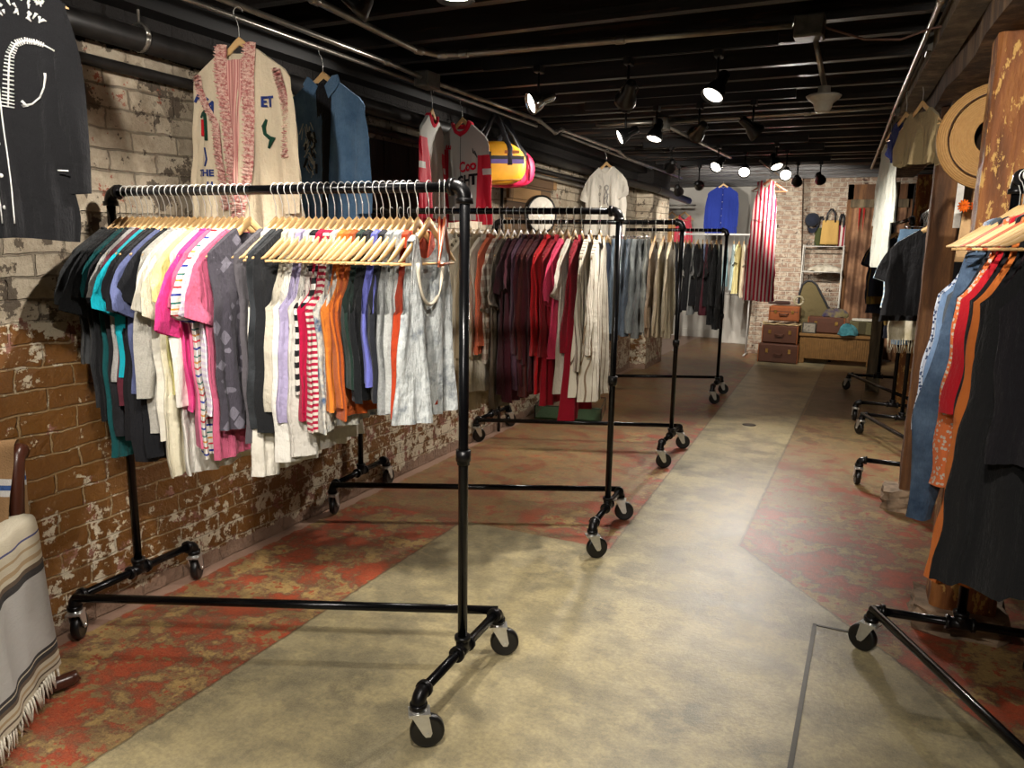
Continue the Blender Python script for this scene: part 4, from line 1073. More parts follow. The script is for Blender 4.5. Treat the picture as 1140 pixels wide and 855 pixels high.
# duffel bags
M_yel = plain('yellow_nylon', (222,160,34), .55, 0, .05, 20, .3); M_nyl = plain('black_nylon', (28,28,32), .6, 0, .1, 20, .3); M_pnk = plain('pink_nylon', (206,30,72), .55, 0, .1, 20, .3)
def duffel(w, h, d, m, lab, loc, rz, cat='bag'):
    b = MB(); rows = []
    for i in range(15):
        f = -1+2*i/14; y_ = f*d/2; s_ = (1-abs(f)**5*.22); row = []
        for k in range(32):
            a = 2*PI*k/32; c_, q = math.cos(a), math.sin(a)
            x = math.copysign(abs(c_)**.62, c_)*w/2*s_; z = math.copysign(abs(q)**.75, q)*h/2*s_
            if z > 0: x *= 1-.28*(z/(h/2))**2
            row.append((x, y_, z))
        rows.append(row)
    b.grid(np.array(rows), closed_u=True); n = len(b.v); b.f += [tuple(range(31,-1,-1)), tuple(range(n-32,n))]; b.sm += [True]*2
    o = b.build('duffel_bag', m, None, loc, (0,0,rz)); tag(o, lab, cat); return o
bag = duffel(.47,.31,.20, M_yel, 'yellow duffel bag with black pocket hanging by its straps', (-2.66,5.28,2.25), .40)
MB().box((-.23,-.112,-.05),(-.02,-.100,.075), ch=.004).build('front_pocket', M_nyl, bag)
MB().box((-.02,-.106,-.01),(.225,-.099,.02)).build('purple_stripe', plain('purple',(96,78,140),.6), bag)
MB().box((-.02,-.107,.02),(.225,-.099,.045)).build('dark_stripe', M_nyl, bag)
MB().tube([(-.23,-.104,-.12),(0,-.108,-.135),(.2,-.104,-.12)], .003, 6).build('seam', plain('dark_yellow',(120,80,20),.6), bag)
MB().box((.08,-.108,.062),(.19,-.103,.082)).build('small_tag', plain('tag_brown',(150,84,30),.6), bag)
for s_ in (-.12,.12):
    MB().tube([(s_,-.104,-.02),(s_,-.106,.10),(s_*.75,-.07,.155),(s_*.4,-.02,.26),(0,0,.36)], .016, 8, flat=(1.2,.3)).build('strap', M_nyl, bag)
    MB().tube([(s_*1.6,0,.08),(s_*1.1,.03,.20),(0,.0,.36)], .010, 8).build('strap', M_nyl, bag)
bag2 = duffel(.44,.30,.20, M_pnk, 'raspberry pink duffel bag half hidden behind the yellow one', (-2.68,5.52,2.24), .7)
for s_ in (-.12,.12): MB().tube([(s_,-.104,-.02),(s_,-.106,.10),(s_*.7,-.06,.16),(0,0,.36)], .014, 8, flat=(1.2,.3)).build('strap', M_nyl, bag2)
for q in range(3): MB().tube([(.02+.07*q,-.105,-.1),(.04+.06*q,-.112,.0),(.02+.06*q,-.108,.09)], .007, 6).build('webbing', cloth((120,20,50)), bag2)

# ------------------------------------------------------------------ left wall fixtures
t = NT('pallet_planks'); P = t.pos(); X = t.sep(P); br = t.n('ShaderNodeTexBrick'); br.inputs['Scale'].default_value = 1; br.inputs['Brick Width'].default_value = .62; br.inputs['Row Height'].default_value = .135; br.inputs['Mortar Size'].default_value = .004
br.inputs['Color1'].default_value = lin((96,70,46)); br.inputs['Color2'].default_value = lin((196,150,96)); br.inputs['Mortar'].default_value = (.01,.008,.006,1)
t.l(t.comb(X[1], X[2], 0), br.inputs['Vector']); gr = t.noise(P, 14, 6, .7, mapping=(1,.15,1))
M_pal = t.set(t.mix(t.math('MULTIPLY', gr, .7), br.outputs['Color'], lin((72,58,46))), .75, t.bump(t.math('ADD', gr, t.math('MULTIPLY', br.outputs['Fac'], -1)), .7, .012))
b = MB(); r_ = random.Random(12)
for k in range(7):
    z0 = 1.38+k*.135; y0 = 6.08+r_.uniform(0,.05); y1 = 7.05+r_.uniform(0,.25); b.box((WX, y0, z0), (WX+.022+r_.uniform(0,.01), y1, z0+.131))
tag(b.build('plank_panel', M_pal), 'patchwork panel of reclaimed planks on the left wall', 'panel')
b = MB()
for k in range(5): b.box((WX, 4.12+k*.145, 1.30), (WX+.02+.004*(k % 2), 4.12+k*.145+.14, 2.30))
tag(b.build('board_panel', rough_timber('dark_board',(44,32,24),(58,42,30))), 'dark upright boards against the left wall behind the jerseys', 'panel')  # row of upright boards in dark brown tones
disc = empty('round_drum_head', (-2.84,6.60,1.93), 0, 'cream round disc with a dark rim leaning against the plank panel', 'disc')
MB().lathe([(0,.02),(.15,.018),(.158,.01),(.158,-.03)], 32, Tm(ry=PI/2, rz=-.5)).build('face', plain('cream_skin',(214,206,190),.6), disc)
MB().lathe([(.159,.016),(.175,.012),(.175,-.04),(.159,-.04)], 32, Tm(ry=PI/2, rz=-.5)).build('rim', M_black, disc)
MB().tube([(WX+.03,5.98,0),(WX+.03,5.98,2.3)], .014, 8).build('wall_pipe', M_darksteel); tag(bpy.data.objects['wall_pipe'], 'thin upright pipe running down the left wall beside the plank panel', 'pipe')

def pipe_obj(name, pts, r, mat, lab, fits=True, straps=()):
    o = MB().tube(pts, r, 12).build(name, mat)
    if fits:
        for k_ in range(1, len(pts)-1):
            d_ = (Vector(pts[k_+1])-Vector(pts[k_])).normalized(); p_ = Vector(pts[k_])
            MB().tube([p_-d_*.005, p_+d_*.0, p_+d_*.045, p_+d_*.05], [r+.001,r+.005,r+.005,r+.001], 10).build('coupling', mat, o)
    return tag(o, lab, 'pipe')
pipe_obj('conduit', [(-2.58,-1.0,2.645),(-2.58,3.75,2.645),(-2.57,4.1,2.63)], .014, M_conduit, 'upper steel conduit along the left wall, towards the camera')
pipe_obj('conduit', [(-2.57,4.25,2.63),(-2.58,5.9,2.645),(-2.56,6.2,2.585),(-2.56,6.35,2.63),(-2.57,8.0,2.635),(-2.57,8.25,2.60),(-2.57,10.9,2.60)], .014, M_conduit, 'kinked steel conduit continuing along the left wall past the grey box')
pipe_obj('conduit', [(-2.64,-1.0,2.615),(-2.64,6.0,2.615)], .011, M_conduit, 'lower thin conduit carrying the hangers along the left wall')
pipe_obj('conduit', [(-2.62,6.5,2.615),(-2.62,9.5,2.60)], .010, M_conduit, 'thin conduit carrying the white printed tee')
pipe_obj('black_pipe', [(-2.905,-1,2.50),(-2.905,9.0,2.44),(-2.68,10.0,2.39),(-2.62,11.6,2.33)], .05, M_darksteel, 'fat dark pipe running just below the ceiling on the left')
pipe_obj('black_pipe', [(-2.935,-1,2.37),(-2.935,8.6,2.33)], .024, M_darksteel, 'slimmer dark pipe below the fat one on the left')
pipe_obj('steel_pipe', [(-2.92,5.0,2.30),(-2.92,8.4,2.27)], .020, M_conduit, 'bright pipe lowest of those along the left wall')
for y_, lab in ((2.42,'steel strap hanger around the fat pipe, nearest the camera'), (5.9,'steel strap hanger around the fat pipe, by the duffel bags')):
    b = MB().tube(arc((-2.905,y_,2.49), .056, 0, 2*PI, 20), .006, 6, flat=(1,2)); b.tube([(-2.905,y_,2.545),(-2.905,y_,2.715)], .006, 6)
    tag(b.build('pipe_strap', M_conduit), lab, 'pipe strap')
def jbox(loc, s, lab):
    o = MB().box((-s[0]/2,-s[1]/2,-s[2]/2),(s[0]/2,s[1]/2,s[2]/2), ch=.006).build('junction_box', M_box, None, loc)
    MB().box((-s[0]/2+.01,-s[1]/2-.004,-s[2]/2+.01),(s[0]/2-.01,-s[1]/2+.002,s[2]/2-.01), ch=.001).build('cover_plate', M_box, o)
    return tag(o, lab, 'junction box', 'junction boxes on the ceiling')
jbox((-2.57,4.18,2.625), (.10,.15,.09), 'grey junction box on the left conduit above the jerseys')
pipe_obj('conduit', [(-2.20,-.5,2.68),(-2.30,2.80,2.68),(-2.36,3.72,2.68),(-2.30,3.86,2.68),(-2.18,3.89,2.68),(-1.3,3.93,2.68),(-.46,3.965,2.68)], .017, M_conduit, 'bent steel conduit crossing below the joists in the foreground')
jbox((-.385,3.99,2.665), (.13,.12,.10), 'square grey junction box near the middle of the ceiling')
det = empty('smoke_detector', (-.31,4.14,2.38), 0, 'pale bell-shaped detector hanging from the middle junction box', 'detector')
M_det = plain('detector_plastic', (164,158,144), .5)
MB().tube([(-.055,-.10,.26),(0,0,.05)], .013, 10).build('stem', M_conduit, det)
MB().lathe([(0,-.07),(.03,-.07),(.038,-.055),(.045,-.03),(.075,-.005),(.082,.005),(.07,.012),(.03,.014),(.028,.05),(0,.052)], 24).build('bell', M_det, det)
pipe_obj('conduit', [(-2.3,6.5,2.68),(-1.80,6.53,2.68)], .015, M_conduit, 'cross conduit left of the second ceiling box')
pipe_obj('conduit', [(-1.68,6.56,2.68),(-.6,6.35,2.66),(.1,6.25,2.66)], .015, M_conduit, 'cross conduit right of the second ceiling box')
jbox((-1.74,6.55,2.665), (.12,.12,.10), 'grey junction box farther back, above the second row of lamps')
pipe_obj('conduit', [(-1.70,6.62,2.65),(-1.60,7.6,2.62),(-1.52,8.6,2.60)], .013, M_conduit, 'short diagonal conduit running back from the second ceiling box')
pipe_obj('conduit', [(.205,2.2,2.66),(.135,3.7,2.655),(.0,6.5,2.65),(-.09,8.6,2.64),(-.16,9.6,2.55)], .013, M_conduit, 'long thin conduit running back beside the timber beam')
pipe_obj('conduit', [(.31,2.4,2.66),(.235,3.9,2.66),(.195,4.35,2.65)], .016, M_conduit, 'conduit stub entering the first box beside the beam')
pipe_obj('conduit', [(.185,4.62,2.64),(.085,6.2,2.64)], .016, M_darksteel, 'dark conduit between the two boxes beside the beam')
pipe_obj('conduit', [(.075,6.4,2.63),(-.02,8.4,2.62)], .013, M_conduit, 'conduit beyond the second box beside the beam')
jbox((.19,4.48,2.655), (.15,.13,.09), 'grey junction box beside the beam, nearer one')
jbox((.08,6.3,2.65), (.14,.12,.09), 'grey junction box beside the beam, farther one')
o = MB().tube([(-.32,4.03,2.67),(-.15,4.06,2.61),(0,4.08,2.60),(.12,4.1,2.64),(.25,4.12,2.66)], .005, 6).build('cable', plain('old_cable',(120,90,78),.6)); tag(o, 'thin cable sagging from the middle box towards the beam', 'cable')

# ------------------------------------------------------------------ track lights
M_track = plain('track_black', (12,12,13), .5, 0)
t = NT('lamp_lens'); t.b.inputs['Emission Color'].default_value = (1,.9,.76,1); t.b.inputs['Emission Strength'].default_value = 14.0; M_lens = t.m
t = NT('lamp_lens_dim'); t.b.inputs['Emission Color'].default_value = (1,.9,.76,1); t.b.inputs['Emission Strength'].default_value = 3.0; M_lens2 = t.m
for (y, x0, x1, lab) in ((4.22,-2.2,-.55,'lighting track across the ceiling above the jerseys'), (5.68,-2.1,-.6,'lighting track across the ceiling above the third rack'), (7.98,-2.3,-.7,'lighting track across the ceiling near the white tee'), (8.62,-1.7,-.6,'lighting track across the ceiling before the striped dress'), (2.36,-2.0,-1.0,'lighting track over the front rack, at the top frame edge'), (.80,-1.7,.2,'lighting track just above the camera'), (-.8,-1.2,.4,'lighting track behind the camera'), (4.0,.7,1.2,'added unseen lighting track in the side room behind the posts'), (9.8,-2.5,-.6,'farthest lighting track, in front of the white wall'), (1.7,-.8,.1,'added unseen lighting track ahead of the camera on the right')):  # side-room and front-right tracks are added, unseen, to carry fill lamps
    b = MB().box((x0,y-.018,2.658),(x1,y+.018,2.714)); b.box((x0,y-.007,2.655),(x1,y+.007,2.659)); tag(b.build('lighting_track', M_track), lab, 'lighting track', 'lighting tracks')
def lamp(pos, aim, lab, power, size=62, dim=False, blend=.75, chrome=False, drop=None, seen=True):
    p_ = Vector(pos); a_ = Vector(aim); d = (a_-p_).normalized()
    root = empty('track_lamp', (pos[0],pos[1],2.656), 0, lab, 'spotlight', 'track spotlights')
    top = Vector((0,0,0)); piv = p_-Vector((pos[0],pos[1],2.656))
    b = MB().box((-.02,-.04,-.035),(.02,.04,.004), ch=.004); b.tube([(0,0,-.03),(0,0,piv.z+.02)], .008, 8); b.build('stem', M_track, root)
    q = d.to_track_quat('-Z','Y').to_matrix().to_4x4(); Mh = Matrix.Translation(piv) @ q
    # flared can, light leaves along local -Z
    b = MB().lathe([(.0,.105),(.022,.105),(.030,.095),(.032,.03),(.045,.01),(.060,-.035),(.063,-.055),(.059,-.055),(.054,-.035),(.03,-.01)], 24, Mh)
    b.build('housing', M_chrome if chrome else M_black, root)
    b = MB().tube([tuple((Mh @ Vector(v_))) for v_ in ((-.04,0,.0),(-.045,0,.06),(0,0,.115),(.045,0,.06),(.04,0,0))], .005, 6); b.build('yoke', M_track, root)
    b = MB().lathe([(0,-.040),(.03,-.043),(.053,-.040)], 20, Mh); b.build('lens', M_lens2 if dim else M_lens, root)
    L = bpy.data.lights.new('bulb', 'SPOT'); L.energy = power; L.color = (1,.935,.85); L.spot_size = r2(size); L.spot_blend = blend; L.shadow_soft_size = .035
    lo = bpy.data.objects.new('bulb', L); COL.objects.link(lo); lo.parent = root; lo.location = piv+d*.062; lo.rotation_euler = d.to_track_quat('-Z','Y').to_euler()
    return root
Z = 2.47
LAMPS = [
 ((-1.85,4.22,Z), (-2.85,3.2,1.9), 'track spotlight with bright chrome bulb aimed at the left wall', 110, 75, False, True),
 ((-.84,4.22,Z), (-1.7,2.8,.2), 'black spotlight hanging right of the middle, lens down to the left', 150, 70, False, False),
 ((-1.32,4.22,Z), (-2.3,5.9,1.5), 'unlit-looking spotlight turned away, left of the hanging detector', 170, 75, False, False),
 ((-1.78,5.68,Z), (-2.9,4.9,1.8), 'spotlight above the second rack aimed at the left wall', 130, 80, False, False),
 ((-1.24,5.68,Z), (-2.5,7.6,1.6), 'dark spotlight turned away above the third rack', 190, 75, False, False),
 ((-1.55,5.68,Z), (-1.95,4.7,.0), 'added fill spotlight pointing down between the second and third racks', 130, 80, False, False),  # added lamp, brightens the floor around the second rack
 ((-.87,5.68,Z), (.2,6.3,1.5), 'dark spotlight turned to the right-hand racks', 190, 80, False, False),
 ((-1.53,7.98,Z), (-2.3,6.3,1.0), 'small spotlight at the end of the diagonal conduit', 90, 70, False, False),
 ((-2.0,7.98,Z), (-2.9,10.2,1.6), 'dark spotlight near the end of the left conduit', 110, 70, False, False),
 ((-1.37,8.62,Z), (-1.1,5.2,.2), 'spotlight facing the camera left of the striped dress', 130, 75, False, False),
 ((-.98,7.98,Z), (-.2,7.0,.6), 'spotlight with its lens turned right beside the striped dress', 120, 70, False, False),
 ((-.95,8.62,2.43), (-.62,4.4,.0), 'brightest spotlight, shining straight at the camera beside the striped dress', 165, 80, False, False),
 ((-2.1,9.8,2.42), (-2.1,13.2,1.9), 'spotlight lighting the blue shirt', 230, 80, False, False),
 ((-2.35,9.8,2.36), (-2.6,13.2,.9), 'low small spotlight left of the blue shirt', 150, 75, False, False),
 ((-1.34,2.36,2.5), (-1.3,2.3,0), 'spotlight cut by the top frame edge in the middle', 110, 80, False, False),
 ((-1.72,2.36,2.5), (-2.9,1.9,1.1), 'spotlight near the top frame edge above the front rack', 110, 75, False, False),
 # above and behind the camera
 ((-1.50,.80,2.5), (-2.7,2.4,1.7), 'spotlight above the camera aimed at the front rack, left', 150, 70, False, False),
 ((-.95,.80,2.5), (-1.6,2.5,1.3), 'spotlight above the camera aimed at the front rack, right', 130, 60, False, False),
 ((-.60,.80,2.5), (-1.9,1.7,.0), 'added fill spotlight above the camera aimed at the floor by the armchair', 150, 85, False, False),  # added out of view to lift the dim front-left floor
 ((.0,.80,2.5), (.5,3.1,1.0), 'spotlight above the camera aimed at the near right rack', 90, 60, False, False),
 ((-.2,1.7,2.5), (.42,3.75,1.8), 'added fill spotlight ahead of the camera aimed at the peeling post', 190, 55, False, False),  # added out of view to brighten the nearest post
 ((.95,4.0,2.45), (.46,5.1,1.8), 'added unseen fill spotlight in the side room behind the peeling post', 70, 70, False, False),  # invented lamp out of view, brightens the orange tassels and tote
 ((-.5,-.8,2.5), (-.7,1.6,.0), 'spotlight behind the camera aimed down the aisle', 190, 80, False, False),
 ((-.95,9.8,2.45), (-1.1,12.6,1.4), 'farthest spotlight aimed at the brick pillar', 220, 90, False, False),
 ((-.70,9.8,2.47), (-.3,12.6,1.2), 'spotlight on the farthest track aimed at the luggage', 150, 70, False, False),
]
for pos, aim, lab, pw, sz, dim, chrome in LAMPS: lamp(pos, aim, lab, pw, sz, dim, .75, chrome)

# ------------------------------------------------------------------ back of the shop
o, g = garment('shirt', 'long', cloth((44,62,150)), .90, 921, W=.235, H=.25, A=.018); o.location = (-2.40,13.1,2.79); o.rotation_euler = (0,0,PI+.1); tag(o, 'cobalt blue long-sleeved shirt hanging high before the white wall', 'shirt')
placket(o, g[0], cloth((36,50,130)), Mb, -.14, -.78); place_hanger((-2.40,13.1,2.79), PI+.1, 'hanger inside the cobalt blue shirt', 'hangers at the back of the shop')
# striped jumpsuit dress
MS = cloth((196,24,58),'vstripe',(226,206,200),p=.62)
dress = None
o, g = garment('dress', 'strappy', MS, 1.66, 922, TW=.125, H=.20, A=.022, neck=(.05,.14,.1)); o.location = (-1.37,10.4,2.64); o.rotation_euler = (0,0,PI+.1); tag(o, 'long red and white vertically striped dress hung before the brick pillar', 'dress')
MB().tube([(.145,.0,-.62),(.07,.03,-.625),(0,.034,-.625),(-.07,.03,-.625),(-.145,0,-.62)], .006, 6).build('waist_seam', MS, o)
for s_ in (-1,1): MB().tube([(s_*.10,0,-.15),(s_*.07,.02,-.28),(s_*.03,.022,-.38)], .013, 8, flat=(1.2,.4)).build('shoulder_strap', MS, o)
place_hanger((-1.33,10.4,2.62), PI+.1, 'brown wooden hanger carrying the striped dress', 'hangers at the back of the shop', True)
o = MB().tube([(-1.33,9.4,2.645),(-1.33,11.4,2.645)], .012, 8).build('conduit', M_conduit); tag(o, 'short conduit above the striped dress', 'pipe')
MB().tube([(-2.8,13.1,2.80),(-1.9,13.1,2.80)], .012, 8).build('hanging_rod', M_darksteel); tag(bpy.data.objects['hanging_rod'], 'short rod above the cobalt blue shirt', 'rod')
# rear wall rack of pastel clothes
rod = MB().tube([(-2.9,12.3,1.86),(-1.70,12.3,1.86)], .014, 10).build('wall_rail', plain('white_rail',(206,204,198),.4)); tag(rod, 'white clothes rail in front of the white back wall', 'clothes rail')
b = MB()
for x in (-2.85,-1.75): b.tube([(x,12.3,0.02),(x,12.3,1.86)], .012, 8)
b.tube([(-2.85,12.1,.02),(-2.85,12.5,.02)], .012, 8); b.tube([(-1.75,12.1,.02),(-1.75,12.5,.02)], .012, 8); b.build('upright', plain('white_rail',(206,204,198),.4), rod)
for i, (x, c, lab, L) in enumerate([(-2.75,(150,190,196),'aqua top, leftmost',.8),(-2.6,(196,150,150),'blush top, left half',.8),(-2.45,(110,120,150),'dusty blue top, left half',.8),(-2.3,(222,214,190),'vanilla top, middle',.85),(-2.15,(148,180,186),'pale teal top, middle',.8),(-2.04,(186,204,200),'mint top, right half',.85),(-1.96,(222,210,150),'butter yellow top, right half',.9),(-1.89,(214,200,170),'sand patterned top, right half',.95),(-1.81,(176,90,62),'terracotta top, rightmost',.98)]):
    o, g = garment('top', 'tee', cloth(c), L, 940+i, A=.01); o.location = (x,12.3,1.862); o.rotation_euler = (0,0,-PI/2+rnd.uniform(-.1,.3)); tag(o, lab+' on the white back rail', 'top', 'pastel tops on the back rail')
    place_hanger((x,12.3,1.862), o.rotation_euler[2], 'hanger inside the '+lab.split(',')[0]+' on the white back rail', 'hangers on the back rail')
# rod with small jeans and pink camisole, in the recess
rod = MB().tube([(-3.9,13.4,2.36),(-2.9,13.4,2.36)], .014, 8).build('wall_rod', M_conduit); tag(rod, 'short steel rod in the back left recess', 'rod')
for i, (x, nm, m, lab) in enumerate([(-3.72,'jeans',D4,'dark folded jeans, left on the recess rod'),(-3.52,'jeans',cloth((34,46,84),'denim',(48,60,98)),'indigo jeans, right on the recess rod')]):
    o = trousers(nm, m, .62, 960+i, .12); o.location = (x,13.4,2.36); o.rotation_euler = (0,0,.3); tag(o, lab, 'jeans'); place_clip((x,13.4,2.36), .3, 'clip hanger of the '+lab.split(',')[0], 'clip hangers in the recess')
for x, c, lab in ((-3.30,(196,150,96),'tan camisole hanging in the back left recess'),(-3.08,(224,80,96),'coral pink camisole hanging in the back left recess')):
    o, g = garment('camisole', 'strappy', cloth(c), .62, int(-x*100), W=.2, H=.19); o.location = (x,13.4,2.36); o.rotation_euler = (0,0,PI+.9); tag(o, lab, 'camisole'); place_hanger((x,13.4,2.36), PI+.9, 'hanger inside the '+lab.split(' hanging')[0], 'hangers in the recess')
# white display box by the pillar
o = MB().box((-2.38,13.7,0),(-1.86,14.2,.86), ch=.01).build('display_plinth', M_white); tag(o, 'white display plinth standing left of the brick pillar', 'plinth')
MB().box((-2.40,13.68,.86),(-1.84,14.22,.89)).build('top_slab', M_white, o)
# luggage
M_lea = wood('brown_leather', (122,62,26), (160,90,44), 0, 4, .45, 1, .2); M_lea2 = wood('dark_leather', (70,38,22), (96,54,32), 0, 4, .5, 1, .2)
M_brass = plain('brass', (190,150,80), .3, .9)
def case(w, d, h, m, lab, loc, rz, handle=True):
    o = MB().box((-w/2,-d/2,0),(w/2,d/2,h), ch=.02).build('suitcase', m, None, loc, (0,0,rz)); tag(o, lab, 'suitcase', 'old suitcases by the radiator cover')
    MB().box((-w/2-.003,-d/2-.003,h*.62),(w/2+.003,d/2+.003,h*.62+.012)).build('lid_seam', M_lea2, o)
    for s_ in (-.28,.28): MB().box((s_*w-.02,-d/2-.012,h*.52),(s_*w+.02,-d/2,h*.74), ch=.003).build('clasp', M_brass, o)
    if handle: MB().tube([(-.06,-d/2-.004,h*.5),(-.05,-d/2-.035,h*.47),(.05,-d/2-.035,h*.47),(.06,-d/2-.004,h*.5)], .009, 8).build('handle', M_lea2, o)
    for s_ in (-1,1): MB().box((s_*w/2-(.012 if s_ > 0 else .0),-d/2-.004,0),(s_*w/2+(.0 if s_ > 0 else .012),-d/2,h)).build('corner_trim', M_lea, o)
    return o
case(.56,.40,.28, M_lea2, 'large dark brown suitcase at the bottom of the luggage stack', (-1.21,11.90,0), .02)
case(.50,.38,.27, M_lea2, 'dark brown suitcase in the middle of the luggage stack', (-1.20,11.92,.285), -.02)
b = MB(); rows = []
for i in range(9):
    f = i/8; rows.append([((-.27+.54*j/14)*(1-.1*abs(f-.5)), (-.17+.34*f), .022+.016*math.sin(j*1.1+f*4)-.03*abs(f-.5)) for j in range(15)])
G_ = np.array(rows); b.grid(G_); G2 = G_.copy(); G2[:,:,2] = .001; b.grid(G2[:, ::-1]); b.box((-.255,-.16,.0),(.255,.16,.008))
o = b.build('folded_cloth', cloth((190,166,124))); o.location = (-1.20,11.90,.560); tag(o, 'cream cloth folded between two suitcases in the stack', 'cloth')
case(.42,.32,.22, M_lea, 'orange-brown vanity case on top of the luggage stack', (-1.17,11.92,.612), 0)
b = MB().tube([(.0+.09*math.cos(a), .06*math.sin(a), .03) for a in np.linspace(0,2*PI,21)], .025, 8); b.tube([(-.02,0,.03),(-.16,.03,.02),(-.2,.05,.02)], .018, 8)
o = b.build('coiled_belt', cloth((60,40,34))); o.location = (-1.22,11.94,.840); tag(o, 'dark coiled leather belt on the vanity case', 'belt')
b = MB().tube(arc((0,0,.075), .062, 0, 2*PI, 20), .016, 8); o = b.build('glass_ring', plain('pale_ring',(150,140,112),.3)); o.location = (-1.00,11.98,.833); o.rotation_euler = (0,0,.2); tag(o, 'pale ring-shaped ornament standing on the vanity case', 'ornament')
# radiator cover
M_rad = plain('tan_radiator', (132,96,52), .45, .2, .12, 20)
o = empty('radiator_cover', (-.44,12.05,0), .02, 'tan ribbed radiator cover at the back right', 'radiator')
b = MB().box((-.50,-.12,.07),(.50,.12,.40), ch=.01)
for k in range(34): x = -.485+k*.0294; b.box((x,-.135,.08),(x+.015,-.119,.385), ch=.003)
b.build('ribbed_front', M_rad, o)
MB().box((-.52,-.15,.40),(.52,.13,.445), ch=.008).build('top_rail', M_rad, o)
for s_ in (-1,1): MB().box((s_*.46-.04,-.12,0),(s_*.46+.04,.10,.08), ch=.006).build('foot', M_rad, o)
# on the radiator cover
case(.50,.20,.24, M_lea2, 'dark brown suitcase lying on the radiator cover', (-.60,12.07,.447), 0, False)
o = MB().box((-.17,-.13,0),(.17,.13,.20), ch=.015).build('canvas_case', cloth((96,90,62)), None, (-.16,12.10,.449)); tag(o, 'olive canvas case right of the suitcase on the radiator cover', 'case')
MB().box((-.05,-.136,.02),(.05,-.128,.19)).build('flap_strap', cloth((70,64,44)), o)
fr = empty('picture_frame', (-.82,11.925,.447), 0, 'small framed picture leaning in front of the dark suitcase', 'picture frame')
MB().box((-.095,-.012,0),(.095,.012,.155), ch=.004).build('frame', plain('dark_frame',(60,54,46),.5), fr)
MB().box((-.078,-.0145,.016),(.078,-.011,.14)).build('picture', cloth((150,142,126),'tiedye',(70,66,60)), fr)
b = MB(); r_ = random.Random(33); rows = []
for i in range(9):
    f = i/8; rows.append([((.13*math.sqrt(max(.02,1-f**2))+.015*math.sin(5*a+f*3))*math.cos(a), .09*(math.sqrt(max(.02,1-f**2)))*math.sin(a), .16*f+.01*math.sin(4*a)) for a in np.linspace(0,2*PI,24)])
b.grid(np.array(rows)); o = b.build('knit_bundle', cloth((70,128,134),'washed',(40,90,98))); o.location = (-.10,11.99,.451); 
o.location = (-.30,11.93,.451); tag(o, 'crumpled teal blue knit on the radiator cover', 'bundle')
bpy.data.objects['canvas_case'].location = (-.12,12.14,.449)
# upholstered chair back / garment bag leaning
o = empty('padded_chair', (-.82,12.36,0), .0, 'olive padded chair with black edging behind the luggage', 'chair')
prof = [(-.19,.62),(-.20,.80),(-.20,1.0),(-.17,1.13),(-.11,1.19),(-.04,1.19),(.03,1.13),(.10,1.0),(.20,.82),(.30,.72),(.30,.62)]
M_ol = cloth((104,92,62)); b = MB().poly(prof, .13); b.build('backrest', M_ol, o)
MB().tube([(x*1.02, -.072, z) for x, z in prof], .016, 8).build('black_edging', M_nyl, o)
MB().box((-.22,-.09,.40),(.34,.10,.63), ch=.03).build('seat', M_ol, o)
for sx, sy in ((-.2,-.08),(.3,-.08),(-.2,.08),(.3,.08)): MB().tube([(sx,sy,0),(sx,sy,.42)], .02, 8).build('leg', M_black, o)
b = MB(); rows = []
for i in range(10):
    f = i/9; rr = math.sqrt(max(.03,1-f*f)); rows.append([(.17*rr*math.cos(a)+.02*math.sin(3*a+f*2), .1*rr*math.sin(a), .12*f+.012*math.sin(5*a)) for a in np.linspace(0,2*PI,22)])
b.grid(np.array(rows)); o = b.build('scarf_pile', cloth((120,108,70),'washed',(60,52,80))); o.location = (-.49,12.10,.688); tag(o, 'heaped khaki and purple scarves on the dark suitcase', 'scarves')
o = MB().box((-.14,-.11,0),(.14,.11,.025), ch=.004).build('folded_paper', plain('paper',(196,190,172),.8), None, (-.12,12.12,.652)); tag(o, 'folded pale cloth on the olive canvas case', 'cloth')
# cap, totes and wire shelf on the brick wall
cap = empty('baseball_cap', (-1.00,12.80,2.10), .3, 'navy cap hanging on the brick wall beside the pillar', 'cap')
cap.location = (-.97,12.78,2.10)
b = MB().lathe([(.105,-.02),(.104,.02),(.09,.065),(.055,.10),(0,.112)], 20, Tm(rx=PI/2-.3)); b.build('crown', cloth((34,38,50)), cap)
b = MB(); rows = []
for i in range(5):
    f = i/4; rows.append([((.10+.0*f)*math.cos(a)*(1-.1*f), -.04-.02*f+.0, -.03+(.10+.075*f)*math.sin(a)) for a in np.linspace(PI*1.1,PI*1.9,12)])
b.grid(np.array(rows)); b.build('brim', cloth((30,34,46)), cap)
def tote(loc, w, h, m, lab, rz=0, hm=None):
    b = MB(); rows = []
    for i in range(9):
        f = i/8; ww = w/2*(1-.12*(1-f)); rows.append([(ww*math.cos(a), .035*math.sin(a)*(.4+.6*f)+.008*math.sin(4*a), -h*f) for a in np.linspace(0,2*PI,25)])
    b.grid(np.array(rows)); n = len(b.v); b.f.append(tuple(range(n-25,n))); b.sm.append(True)
    o = b.build('tote_bag', m, None, loc, (0,0,rz)); tag(o, lab, 'bag', 'tote bags')
    for s_ in (-1,1): MB().tube([(-w*.25,s_*.014,-.03),(-w*.2,s_*.014,.10),(-.01,s_*.01,.17),(.01,s_*.01,.17),(w*.2,s_*.014,.10),(w*.25,s_*.014,-.03)], .010, 6, flat=(1.3,.4)).build('handle', hm or M_nyl, o)
    return o
tote((-.70,12.72,2.09), .26, .36, cloth((184,148,84)), 'mustard canvas tote with black handles on the brick wall', .1)
tote((-.84,12.80,1.98), .16, .28, cloth((66,70,38)), 'olive green tote half hidden behind the mustard one', .1)
tote((-.55,12.80,2.02), .14, .32, cloth((200,190,180),'vstripe',(130,40,50),p=.5), 'pale striped tote on the right of the mustard one', -.2)
